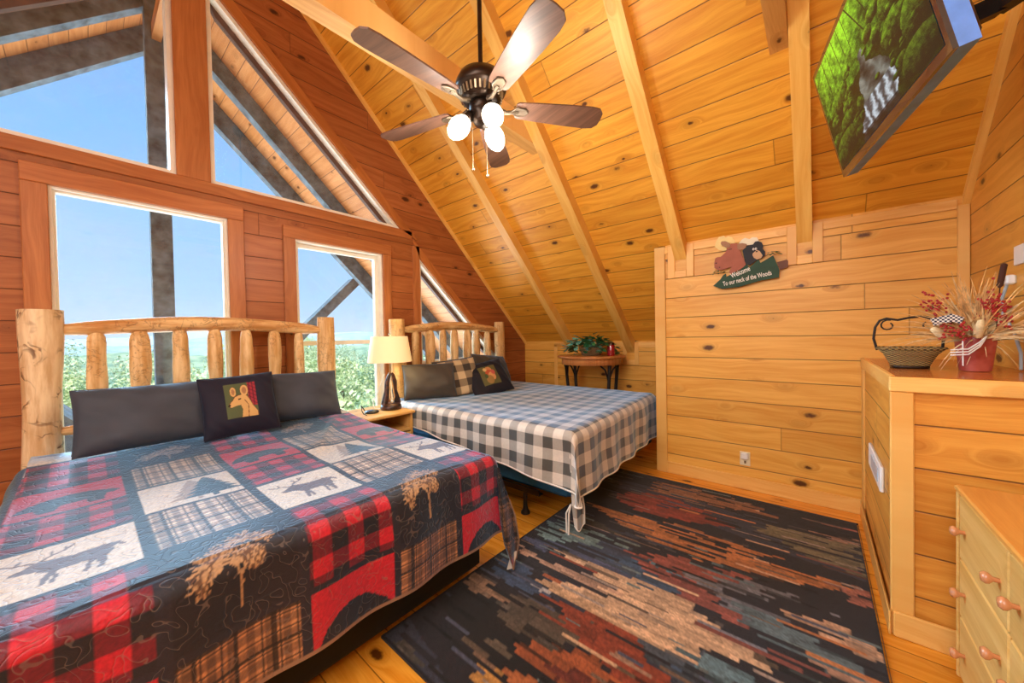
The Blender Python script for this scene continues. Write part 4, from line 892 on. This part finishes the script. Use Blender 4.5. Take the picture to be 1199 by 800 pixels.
sp_ = g_.uniform(-1, 1, U.shape)
C = np.zeros(U.shape+(3,)); glow = np.exp(-((U-.32)/.3)**2-((V-.95)/.3)**2); lum = np.clip(.18+.22*n2+.16*n3+.2*sp_+.12*n1+.75*glow, 0, 1)
C[:] = np.array((20, 44, 10))+lum[..., None]*np.array((130, 170, 34))
for (a, b, w) in (((.50, 1.02), (.62, .64), .007), ((.60, 1.02), (.68, .68), .005), ((.30, 1.02), (.33, .70), .005), ((.7, 1.02), (.76, .7), .007), ((.14, 1.02), (.16, .6), .006), ((.45, 1.02), (.47, .7), .004), ((.22, 1.02), (.23, .66), .004), ((.38, 1.02), (.40, .74), .004)): C[near(U*1.7, V, (a[0]*1.7, a[1]), (b[0]*1.7, b[1]), w)] = (26, 38, 14)
C[V < .5] *= .35
Uw = U+.012*n2; wat = inpoly(Uw, V, [(.50, .60), (.55, .61), (.56, .54), (.54, .49), (.60, .45), (.66, .40), (.72, .30), (.74, .2), (.70, .0), (.34, 0), (.34, .08), (.42, .2), (.45, .30), (.43, .38), (.47, .45), (.50, .52)])
wl_ = np.clip(.45+.22*np.sin(U*40+V*22+n1*2)+.12*n2+.06*sp_, .12, 1.); C[wat] = np.array((150, 160, 150))*wl_[wat][:, None]
fall = wat & (V < .25) & (V > .05); C[fall] = np.array((196, 210, 220))*np.clip(.55+.3*np.sin(U[fall]*90+n2[fall]*1.5)+.1*sp_[fall], .25, 1.1)[:, None]
C[wat & (V < .07)] *= .35
rk = np.random.default_rng(21)
rocks = [(.36, .62, .05, .04), (.62, .62, .05, .05), (.70, .68, .07, .05), (.68, .54, .05, .05), (.56, .56, .03, .02), (.34, .49, .05, .03), (.28, .56, .06, .05), (.88, .60, .15, .12), (.80, .42, .11, .10), (.20, .50, .12, .10), (.10, .42, .06, .05), (.28, .40, .07, .05), (.24, .30, .10, .07), (.06, .26, .06, .06), (.40, .28, .035, .07), (.95, .34, .12, .13), (.18, .16, .16, .10), (.60, .30, .025, .02), (.05, .08, .10, .08), (.32, .12, .05, .04), (.90, .12, .14, .11), (.78, .20, .05, .04)]
rocks += [(rk.uniform(.02, .42), rk.uniform(.2, .62), rk.uniform(.015, .035), rk.uniform(.012, .03)) for _ in range(34)]+[(rk.uniform(.72, .98), rk.uniform(.15, .66), rk.uniform(.015, .035), rk.uniform(.012, .03)) for _ in range(16)]
for (a, b, ra, rb) in sorted(rocks, key=lambda r: -r[1]):
    d = ((U-a)/ra)**2+((V-b)/rb)**2+.10*n2; p = d < 1; l = np.clip(.22+.62*(V-b)/rb+.22*n3+.22*sp_+.1*n2-.2*(U-a)/ra, 0, 1)*(.55+.75*min(1, b*1.4))
    C[p] = np.array((10, 16, 8))+l[p][:, None]*np.array((92, 132, 20))
C = np.clip(C, 0, 255)
Pt = np.array(tp(0, 0, -.001))[None, None]+np.array(Rv)*((bz+U*(1-2*bz))*tw)[..., None]+np.array(Uv)*((.055+V*.905)*th_)[..., None]
t = NT('tv_screen'); cc_ = t.attr('Col').outputs['Color']; t.set(color=(.01, .01, .01, 1), rough=.25, emit=cc_, es=1.35, spec=.12)
mb = bulk(Pt, nu, nv); a_, b_, c_2 = [Vector(mb.v[i]) for i in mb.f[0][:3]]
if (b_-a_).cross(c_2-a_).dot(N_) < 0: mb.f = [f[::-1] for f in mb.f]
mb.build('screen', t.m, tv, cols=lin(C.reshape(-1, 3)))
arm = MB(); ctr = tp(.5, .5, .10)
arm.obox(ctr-N_*.012, Rv*.12, Uv*.12, N_*.012)
arm.bar(ctr-N_*.02, (.50, ctr.y+.12, ctr.z+.10), .045, .06); arm.bar((.50, ctr.y+.12, ctr.z+.10), (RX-.03, ctr.y-.05, ctr.z+.12), .045, .06); arm.box(RX-.025, RX-.001, ctr.y-.14, ctr.y+.04, ctr.z, ctr.z+.26)
arm.build('wall_arm', M['black_plastic'], tv)
bx_ = thing('cable_box', 'small black box mounted high on the right wall beyond the television', 'box', (.66, 2.35, 2.9))
MB().box(.60, RX, 2.2, 2.5, 2.92, 3.0, bev=.01).build('case', M['black_plastic'], bx_)
# ------------------------------------------------------------------ welcome sign
SKY = KY-.0185
sg = thing('welcome_sign', 'painted wooden welcome sign with moose, bear and green tree on the far wall', 'sign', (-.42, KY, 1.85))
def board(name, pts, y0, th, mat, par=sg):
    P_ = pts; ar = sum(P_[i][0]*P_[(i+1) % len(P_)][1]-P_[(i+1) % len(P_)][0]*P_[i][1] for i in range(len(P_)))
    if ar < 0: P_ = P_[::-1]
    import bmesh
    bm = bmesh.new(); vs = [bm.verts.new((x, y0, z)) for x, z in P_]; f = bm.faces.new(vs); r = bmesh.ops.extrude_face_region(bm, geom=[f])
    bmesh.ops.translate(bm, verts=[e for e in r['geom'] if isinstance(e, bmesh.types.BMVert)], vec=(0, -th, 0)); bmesh.ops.recalc_face_normals(bm, faces=bm.faces)
    bmesh.ops.triangulate(bm, faces=[f_ for f_ in bm.faces if len(f_.verts) > 4]); bm.verts.index_update()
    m = MB(); m.add([tuple(v.co) for v in bm.verts], [[v.index for v in f_.verts] for f_ in bm.faces]); bm.free()
    return m.build(name, mat, par)
ant = plain('antler_cream', (240, 214, 140), .6, var=.05); ant2 = plain('antler_white', (238, 230, 204), .6, var=.05); moo = plain('moose_brown', (166, 96, 76), .7, var=.07)
ears = plain('ear_brown', (164, 122, 94), .7); bearm = plain('bear_black', (34, 38, 48), .7); muz = plain('muzzle_tan', (206, 168, 128), .7, var=.05)
grn = plain('tree_green', (46, 78, 62), .75, var=.08); trk = plain('trunk_brown', (110, 72, 58), .7)
board('antler', [(-0.646, 2.071), (-0.624, 2.103), (-0.588, 2.107), (-0.577, 2.09), (-0.557, 2.096), (-0.529, 2.085), (-0.509, 2.046), (-0.513, 2.023), (-0.557, 2.043), (-0.603, 2.047), (-0.603, 2.019), (-0.572, 2.008), (-0.568, 1.981), (-0.593, 1.98), (-0.628, 1.995), (-0.657, 2.028)], SKY, .008, ant)
board('antler', [(-0.482, 2.022), (-0.462, 2.049), (-0.439, 2.06), (-0.409, 2.045), (-0.39, 2.055), (-0.358, 2.049), (-0.346, 2.016), (-0.378, 1.995), (-0.426, 2.0), (-0.436, 2.011)], SKY, .008, ant2)
be = board('bear_head', [(-0.456, 1.958), (-0.43, 1.993), (-0.384, 1.996), (-0.371, 2.015), (-0.352, 2.017), (-0.327, 2.003), (-0.318, 1.977), (-0.321, 1.951), (-0.305, 1.926), (-0.307, 1.896), (-0.328, 1.876), (-0.353, 1.873), (-0.405, 1.834), (-0.437, 1.847)], SKY-.006, .008, bearm)
mo = board('moose_head', [(-0.558, 2.011), (-0.533, 2.028), (-0.493, 2.026), (-0.434, 1.85), (-0.437, 1.831), (-0.478, 1.805), (-0.515, 1.791), (-0.536, 1.781), (-0.553, 1.791), (-0.535, 1.837), (-0.559, 1.832), (-0.598, 1.821), (-0.63, 1.821), (-0.659, 1.846), (-0.66, 1.886), (-0.651, 1.926), (-0.636, 1.933), (-0.611, 1.932), (-0.576, 1.962)], SKY-.010, .008, moo)
board('ear', [(-0.61, 2.044), (-0.603, 2.059), (-0.575, 2.056), (-0.544, 2.032), (-0.54, 2.012), (-0.551, 1.998), (-0.575, 2.006), (-0.603, 2.027)], SKY-.018, .004, ears, mo)
board('ear', [(-0.491, 2.011), (-0.486, 2.018), (-0.456, 2.018), (-0.426, 2.006), (-0.43, 1.981), (-0.45, 1.965), (-0.476, 1.968), (-0.49, 1.976)], SKY-.018, .004, ears, mo)
board('muzzle', [(-0.386, 1.924), (-0.359, 1.948), (-0.34, 1.935), (-0.321, 1.898), (-0.331, 1.878), (-0.359, 1.872), (-0.378, 1.888), (-0.388, 1.909)], SKY-.014, .005, muz, be)
def dot(name, x, z, r, y, mat, par, rz=1): board(name, [(x+r*cos(a), z+r*rz*sin(a)) for a in np.linspace(0, 2*pi, 14)[:-1]], y, .002, mat, par)
whp, bkp = plain('paint_white', (240, 238, 230), .6, var=.02), plain('paint_black', (20, 18, 20), .6)
for x in (-.381, -.365): dot('eye', x, 1.957, .007, SKY-.019, whp, be, 1.3); dot('pupil', x+.001, 1.955, .003, SKY-.021, bkp, be, 1.3)
dot('nose', -.36, 1.934, .007, SKY-.019, bkp, be, .7)
dot('nostril', -.645, 1.884, .007, SKY-.018, bkp, mo, .6); dot('nostril', -.620, 1.845, .005, SKY-.018, bkp, mo, .7); board('eyebrow', [(-.556, 1.985), (-.53, 1.986), (-.53, 1.981), (-.556, 1.98)], SKY-.018, .002, bkp, mo)
tb = board('tree_board', [(-0.669, 1.693), (-0.613, 1.743), (-0.595, 1.773), (-0.574, 1.786), (-0.57, 1.758), (-0.532, 1.777), (-0.505, 1.793), (-0.495, 1.78), (-0.424, 1.845), (-0.411, 1.812), (-0.347, 1.868), (-0.334, 1.84), (-0.263, 1.881), (-0.253, 1.887), (-0.236, 1.833), (-0.215, 1.771), (-0.218, 1.712), (-0.329, 1.702), (-0.485, 1.665), (-0.603, 1.661)], SKY-.018, .010, grn)
board('trunk', [(-0.23, 1.832), (-0.17, 1.844), (-0.162, 1.833), (-0.162, 1.786), (-0.212, 1.77)], SKY-.004, .010, trk)
leaves(MB(), (-.259, SKY-.03, 1.905), 12, .03, .035, 5).build('sprig', M['leaf'], sg); leaves(MB(), (-.63, SKY-.03, 1.80), 12, .03, .035, 6).build('sprig', M['leaf'], sg)
DG = bpy.context.evaluated_depsgraph_get
def text(body, x0, z0, x1, z1, size, y, mat, par, name='lettering'):
    cu = bpy.data.curves.new('lettering_curve', 'FONT'); cu.body = body; cu.size = 1; cu.offset = .012
    ob = bpy.data.objects.new('lettering_tmp', cu); COL.objects.link(ob); bpy.context.view_layer.update()
    me = bpy.data.meshes.new_from_object(ob.evaluated_get(DG())); bpy.data.objects.remove(ob)
    w = max(v.co.x for v in me.vertices); L = sqrt((x1-x0)**2+(z1-z0)**2); k = L/w; d = Vector((x1-x0, 0, z1-z0)).normalized(); n = Vector((-d.z, 0, d.x))
    m = MB(); m.add([Vector((x0, y, z0))+d*v.co.x*k+n*v.co.y*size for v in me.vertices], [list(p.vertices) for p in me.polygons])
    return m.build(name, mat, par)
text('Welcome', -.53, 1.742, -.400, 1.790, .058, SKY-.0295, whp, tb); text('To our neck of the Woods', -.592, 1.684, -.262, 1.738, .052, SKY-.0295, whp, tb)
# ------------------------------------------------------------------ outlet and night light on the far wall
o_ = thing('wall_outlet', 'white outlet with a small plug-in night light low on the far wall', 'outlet', (-.455, KY, .2))
MB().box(-.492, -.420, KY-.006, KY, .195, .31, bev=.003).build('cover_plate', M['ivory'], o_)
MB().box(-.482, -.430, KY-.036, KY-.006, .25, .305, bev=.008).build('night_light', M['white_plastic'], o_)
MB().box(-.462, -.448, KY-.009, KY-.006, .213, .235, bev=.002).build('socket', M['bronze_l'], o_)
# ------------------------------------------------------------------ boxed half wall with ledge
hw = thing('wall_half', 'boxed pine plank half wall with a wide ledge on the right', 'half wall', (.48, 2.8, 0), kind='structure')
HX, HY = .243, 2.2
M['half_f'] = wood('half_wall_pine', (206, 128, 38), (238, 178, 82), X1, Z1, .18); M['half_s'] = wood('half_wall_side_pine', (206, 128, 40), (240, 182, 86), Y1, Z1, .18)
MB().box(HX+.012, RX, HY+.014, KY, 0, 1.05).build('front_planks', M['half_f'], hw)
MB().box(HX+.004, HX+.012, HY+.03, KY, 0, 1.05).build('side_planks', M['half_s'], hw)
MB().box(HX-.004, RX, HY-.004, KY, 1.088, 1.10, bev=.003).build('ledge', M['ledge'], hw)
MB().box(HX-.008, RX, HY-.010, HY+.012, 1.035, 1.098, bev=.004).build('front_trim', M['trim_x'], hw)
MB().box(HX-.008, HX+.012, HY+.012, KY, 1.035, 1.104, bev=.004).build('side_trim', M['trim_yl'], hw)
MB().box(HX-.006, HX+.064, HY-.006, HY+.014, .0, 1.035, bev=.004).build('corner_board', M['trim_z'], hw)
MB().box(HX-.006, HX+.006, KY-.14, KY-.018, 0, 1.035, bev=.003).build('wall_board', M['trim_z'], hw)
MB().box(HX+.0, RX, HY-.022, HY-.006, .0, .105, bev=.004).build('baseboard', M['trim_x'], hw)
MB().box(HX-.014, HX-.006, HY-.022, KY-.018, 0, .105, bev=.003).build('baseboard', M['trim_yl'], hw)
v_ = thing('wall_vent', 'white plate with a grey panel on the side of the half wall', 'vent', (HX, 2.7, .5))
MB().box(HX-.012, HX+.003, 2.46, 2.96, .51, .635, bev=.004).build('cover', M['white_plastic'], v_); MB().box(HX-.015, HX-.012, 2.53, 2.80, .54, .605).build('panel', M['grey_plastic'], v_)
# ------------------------------------------------------------------ wicker tray basket with iron handle
bk = thing('wicker_basket', 'oblong wicker basket with a curled iron handle on the ledge', 'basket', (.365, 2.72, 1.1))
def oval(m, c, prof, ax_, ay_, n=40):
    P_ = [(c[0]+(ax_+r)*np.sign(cos(a))*abs(cos(a))**.55, c[1]+(ay_+r)*np.sign(sin(a))*abs(sin(a))**.55, c[2]+h) for r, h in prof for a in np.linspace(0, 2*pi, n+1)[:-1]]
    return m.add(P_, [[i*n+k, i*n+(k+1) % n, (i+1)*n+(k+1) % n, (i+1)*n+k] for i in range(len(prof)-1) for k in range(n)], True)
t = NT('wicker_gold'); P_ = t.obj(); x, y, z = t.sep(P_)
wv = t.math('MULTIPLY', t.math('SINE', t.math('MULTIPLY', x, 300.)), t.math('SINE', t.math('MULTIPLY', z, 620.)))
t.set(color=t.mix(t.ss(wv, -.5, .4), L4((88, 66, 34)), L4((206, 174, 106))), rough=.6); t.bump(wv, .9, .006); M['wicker_gold'] = t.m
oval(MB(), (.360, 2.70, 1.101), [(-.055, .0), (0, .0), (.008, .02), (.03, .07), (.055, .098), (.05, .10), (.025, .07), (.0, .012), (-.055, .01)], .062, .058).build('weave', M['wicker_gold'], bk)
oval(MB(), (.360, 2.70, 1.101), [(.002, -.0), (.004, .006), (.004, .014), (.0, .014)], .064, .060).build('base_band', M['bronze'], bk)
oval(MB(), (.360, 2.70, 1.101), [(.056, .095), (.062, .10), (.056, .106), (.050, .10), (.056, .095)], .062, .058).build('rim', M['wicker_gold'], bk)
hz = 1.20; hd = MB()
hp = [(.245, hz-.01), (.232, hz+.05), (.238, hz+.11), (.255, hz+.145), (.28, hz+.155), (.30, hz+.15), (.32, hz+.145), (.36, hz+.155), (.40, hz+.16), (.44, hz+.15), (.465, hz+.12), (.475, hz+.06), (.47, hz-.01)]
hd.tube([(x, 2.70, z) for x, z in hp], .0055, 8)
for cx, sg_ in ((.285, 1), (.425, -1)): hd.tube([(cx+sg_*(.03*(1-.55*q/12))*cos(q*.55+1.2), 2.70, hz+.118+.03*(1-.55*q/12)*sin(q*.55+1.2)) for q in range(12)], .004, 6)
hd.build('handle', M['iron'], bk)
# ------------------------------------------------------------------ dried flowers in a red vase
fv = thing('dried_flower_arrangement', 'dried grasses and red berries in a square red vase on the ledge', 'flower arrangement', (.55, 2.62, 1.1))
t = NT('red_ceramic'); z = t.sep(t.obj())[2]; t.set(color=t.mix(t.ss(t.noise(t.obj(), 9., 3), .35, .65), L4((150, 52, 44)), L4((196, 104, 92))), rough=.3, coat=.3); M['vase'] = t.m
m = MB(); pr_ = [(.036, 0), (.040, .004), (.053, .15), (.051, .165), (.044, .165), (.034, .02)]; an = radians(28); V_ = []
for r, h in pr_:
    for q in range(20):
        a = 2*pi*q/20; cx, sx = cos(a), sin(a); e = 1/max(abs(cx), abs(sx))**.8; V_.append((.55+r*e*cos(a+an), 2.60+r*e*sin(a+an), 1.101+h))
m.add(V_, [[i*20+q, i*20+(q+1) % 20, (i+1)*20+(q+1) % 20, (i+1)*20+q] for i in range(len(pr_)-1) for q in range(20)]+[list(range(20))[::-1]], True); m.build('vase', M['vase'], fv)
def blades(n, seed, sp, L0, L1, w, droop, dirs=None, c0=(.55, 2.60, 1.235), yb=-.1):
    g_ = random.Random(seed); m = MB()
    for i in range(n):
        a = g_.uniform(0, 2*pi) if dirs is None else radians(g_.uniform(*dirs)); el = g_.uniform(*sp); L = g_.uniform(L0, L1)
        d = Vector((cos(a)*cos(el)*.8, sin(a)*cos(el)*.6, sin(el))); p = Vector(c0)+Vector((g_.uniform(-.03, .03), g_.uniform(-.03, .03), 0)); s_ = d.cross(Vector((g_.uniform(-.3, .3), -.8, .3))).normalized(); P_ = []
        N_s = 6
        for k_ in range(N_s+1):
            f = k_/N_s; q = p+d*L*f-Vector((0, 0, droop*L*f*f))
            if q.x > RX-.02: q.x = RX-.02-.0*f
            if q.z > 1.4 and q.y > KY-.05: q.y = KY-.05
            ww = w*(1-.85*f)*(.4+.6*min(1, f*4)); P_ += [q-s_*ww, q+s_*ww]
        m.add(P_, [[2*k_, 2*k_+1, 2*k_+3, 2*k_+2] for k_ in range(N_s)])
    return m
M['straw'] = plain('dried_straw', (214, 172, 116), .8, var=.3, scale=30); M['straw2'] = plain('dried_husk', (232, 206, 160), .8, var=.2, scale=30); M['berry'] = plain('red_berries', (176, 40, 44), .4, var=.25, scale=60)
M['cat'] = plain('cattail', (66, 34, 24), .9); M['olive'] = plain('dried_olive', (128, 120, 66), .8, var=.3, scale=30)
blades(170, 1, (.25, 1.45), .20, .46, .0042, .25).build('grass', M['straw'], fv); blades(60, 2, (.2, 1.3), .16, .32, .007, .3).build('husk', M['straw2'], fv)
blades(26, 3, (.2, 1.3), .14, .26, .006, .3).build('olive_leaves', M['olive'], fv); blades(34, 4, (.15, .8), .26, .46, .003, .3, (150, 235)).build('grass', M['straw'], fv)
blades(16, 5, (-.2, .35), .10, .18, .004, .9).build('drooping_grass', M['straw2'], fv)
g_ = random.Random(4)
for (cx, cy, cz, R_, n) in ((.585, 2.56, 1.36, .05, 90), (.43, 2.56, 1.37, .035, 26), (.45, 2.52, 1.27, .035, 26), (.40, 2.60, 1.40, .03, 18), (.62, 2.56, 1.30, .03, 30), (.50, 2.52, 1.25, .04, 24)):
    m = MB()
    for i in range(n):
        c = Vector((g_.gauss(cx, R_*.4), g_.gauss(cy, R_*.3), g_.gauss(cz+.03, R_*.7))); m.lathe([(0, -.006), (.005, -.003), (.005, .003), (0, .006)], c, n=6)
    tag(m.build('berry_cluster', M['berry'], fv), kind='stuff')
ct_ = MB().tube([(.60, 2.58, 1.22), (.615, 2.58, 1.50)], .002, 6).tube([(.612, 2.58, 1.47), (.613, 2.58, 1.48), (.625, 2.58, 1.57), (.626, 2.58, 1.575)], [.003, .010, .010, .003], 8).build('cattail', M['cat'], fv)
MB().lathe([(.0, 0), (.014, .008), (.017, .04), (.010, .08), (0, .085)], (.54, 2.53, 1.25), (.1, -.2, 1), n=12).build('seed_pod', M['straw2'], fv)
MB().lathe([(.0, 0), (.014, .006), (.018, .035), (.012, .07), (0, .075)], (.46, 2.55, 1.25), (-.6, -.2, .6), n=12).build('seed_pod', M['straw2'], fv)
t = NT('checked_ribbon'); x, y, z = t.sep(t.obj()); ck = t.math('MULTIPLY', t.math('SINE', t.math('MULTIPLY', x, 420.)), t.math('SINE', t.math('MULTIPLY', z, 420.))); t.set(color=t.mix(t.math('GREATER_THAN', ck, 0.), L4((40, 48, 74)), L4((228, 226, 220))), rough=.8)
MB().obox((.435, 2.515, 1.335), (.028, 0, .008), (0, .003, 0), (-.006, 0, .016)).obox((.475, 2.51, 1.34), (.02, 0, -.01), (0, .003, 0), (.006, 0, .014)).build('ribbon', t.m, fv)
rb = MB()
for q in range(3): rb.tube([(.57, 2.53+.002*q, 1.265), (.545, 2.515, 1.235-.01*q), (.51, 2.50, 1.205-.012*q), (.46, 2.51, 1.20-.012*q)], .003, 6)
rb.tube([(.497, 2.515, 1.24), (.497, 2.51, 1.13)], .0025, 6).build('white_cord', M['white_plastic'], fv)
# outlet plate and cord on the right wall
w_ = thing('wall_jack', 'white wall plate with a plugged cord on the right wall above the ledge', 'outlet', (RX, 2.83, 1.6))
MB().box(RX-.008, RX, 2.70, 2.83, 1.585, 1.675, bev=.003).build('cover_plate', M['white_plastic'], w_)
MB().box(RX-.03, RX, 2.82, 2.86, 1.50, 1.545, bev=.006).build('plug', M['white_plastic'], w_)
MB().tube([(RX-.02, 2.84, 1.52), (RX-.03, 2.87, 1.44), (RX-.03, 2.86, 1.36), (RX-.02, 2.78, 1.28), (RX-.02, 2.70, 1.18), (RX-.03, 2.66, 1.108)], .006, 8).build('cord', M['grey_plastic'], w_)
# ------------------------------------------------------------------ chest of drawers
ch = thing('chest_of_drawers', 'pale pine chest of drawers with round wooden knobs at the right edge', 'chest', (.55, 1.6, 0))
cx0, cy0, cy1, ztop = .39, 1.14, 2.035, .727
MB().box(cx0+.012, RX-.01, cy0, cy1, .03, ztop-.02, bev=.003).build('carcass', M['chest_f'], ch)
MB().box(cx0-.006, RX-.005, cy0-.015, cy1+.012, ztop-.02, ztop, bev=.005).build('chest_top', M['chest_t'], ch)
MB().box(cx0-.004, cx0+.012, cy1-.015, cy1, .03, ztop-.02, bev=.003).build('edge_strip', M['chest_f'], ch)
for yy in (cy0+.03, cy1-.04): MB().lathe([(0, 0), (.018, 0), (.02, .015), (.018, .03)], (cx0+.04, yy, 0), n=12).build('foot', M['chest_f'], ch)
M['knob'] = plain('knob_wood', (206, 138, 92), .25, coat=.4)
cols_ = [(cy1-.02-.435, cy1-.02), (cy1-.02-.435-.44, cy1-.02-.44)]
for (a, b) in cols_:
    for (z0, z1) in ((.045, .262), (.267, .470), (.475, .700)):
        d = MB().box(cx0, cx0+.014, a+.003, b-.003, z0, z1, bev=.004).build('drawer', M['chest_f'], ch)
        for yy in (a+.058, b-.066): MB().lathe([(.006, 0), (.007, .012), (.015, .020), (.017, .027), (.012, .034), (0, .036)], (cx0, yy, (z0+z1)/2), (-1, 0, 0), n=18).build('knob', M['knob'], d)
tag(MB().lathe([(0, 0), (.032, 0), (.034, .01), (.03, .02), (0, .022)], (RX-.06, 1.2, ztop), n=20).build('coaster', M['bronze']), 'small dark round coaster on the chest', 'coaster') if False else None
# ------------------------------------------------------------------ lights
def lamp(name, typ, loc, energy, color=(1, 1, 1), size=.1, target=None, shape=None, size_y=None):
    l = bpy.data.lights.new(name, typ); l.energy = energy; l.color = color
    if typ == 'AREA': l.size = size; 
    elif typ == 'SUN': l.angle = size
    else: l.shadow_soft_size = size
    if size_y: l.shape = 'RECTANGLE'; l.size_y = size_y
    o = bpy.data.objects.new(name, l); COL.objects.link(o); o.location = loc
    if target is not None: o.rotation_euler = (Vector(target)-Vector(loc)).to_track_quat('-Z', 'Y').to_euler()
    return o
for p in LP: lamp('fan_bulb_light', 'POINT', p, 15, (1, .93, .82), .05)
lamp('lamp_bulb_light', 'POINT', (-3.0, 1.81, 1.2), 5, (1, .8, .5), .03)
lamp('fill_light_behind', 'AREA', (-.9, -1.9, 2.5), 118, (1, .99, .95), 2.2, (-1.3, 3.2, 1.2))  # added fill light, out of view behind the camera
lamp('fill_light_near', 'AREA', (-.2, -.75, 2.9), 38, (1, .98, .93), 1.2, (-.6, 2.6, .6))  # second added fill, also out of view
lamp('sky_glow', 'SUN', (-12, 0, 6.2), 9., (.48, .78, 1.0), radians(35), (0, 1.4, 1.6))  # added sun lamp, stands in for blue sky light through the windows
lamp('ground_bounce', 'AREA', (-8.5, .8, -3.2), 1300, (.94, .97, 1), 6, (-4.2, .8, 5))  # added lamp below the sills, imitates light bounced off the ground
lamp('sun', 'SUN', (10, 0, 20), 5.5, (1, .95, .84), radians(1), (-4, 6, 0))
# sky
w = bpy.data.worlds.new('sky'); SC.world = w; w.use_nodes = True; n = w.node_tree.nodes; n.clear(); L = w.node_tree.links
t = NT.__new__(NT); t.t = w.node_tree; t.n = n
out = n.new('ShaderNodeOutputWorld'); bg = n.new('ShaderNodeBackground'); L.new(bg.outputs[0], out.inputs[0])
dv = n.new('ShaderNodeTexCoord').outputs['Generated']; x, y, z = t.sep(dv)
col = t.ramp(t.math('MULTIPLY', z, 1., clamp=True), [(0., (206, 226, 244)), (.10, (176, 212, 246)), (.35, (140, 192, 244)), (.75, (104, 164, 232))])
cv = t.comb(t.math('MULTIPLY', x, 1.), t.math('MULTIPLY', y, 1.6), t.math('MULTIPLY', z, 5.)); cn = t.noise(cv, 2.2, 5, .55)
cm = t.math('MULTIPLY', t.ss(cn, .52, .78), t.ss(z, .12, .5)); col = t.mix(t.math('MULTIPLY', cm, .75), col, L4((236, 238, 244)))
L.new(col, bg.inputs[0]); bg.inputs[1].default_value = 1.28
# ------------------------------------------------------------------ camera
F, yaw, pitch, roll = 422.767934, .699951133, -.0150101544, -.0190530499
fd = Vector((-sin(yaw)*cos(pitch), cos(yaw)*cos(pitch), sin(pitch))); r0 = Vector((cos(yaw), sin(yaw), 0)); u0 = r0.cross(fd)
rr, uu = r0*cos(roll)+u0*sin(roll), -r0*sin(roll)+u0*cos(roll)
cam = bpy.data.cameras.new('camera'); cam.sensor_width = 36; cam.sensor_fit = 'HORIZONTAL'; cam.lens = 36*F/1199; cam.clip_start = .05; cam.clip_end = 3000
cam.shift_x = -.5/1199
co = bpy.data.objects.new('camera', cam); COL.objects.link(co)
mx = Matrix((rr, uu, -fd)).transposed().to_4x4(); mx.translation = Vector((0, 0, 1.3)); co.matrix_world = mx
SC.camera = co
SC.view_settings.view_transform = 'Standard'; SC.view_settings.look = 'None'; SC.view_settings.exposure = 0.; SC.view_settings.gamma = 1.
SC.cycles.use_denoising = True; SC.cycles.max_bounces = 8; SC.cycles.diffuse_bounces = 4; SC.cycles.transparent_max_bounces = 12; SC.cycles.sample_clamp_indirect = 6
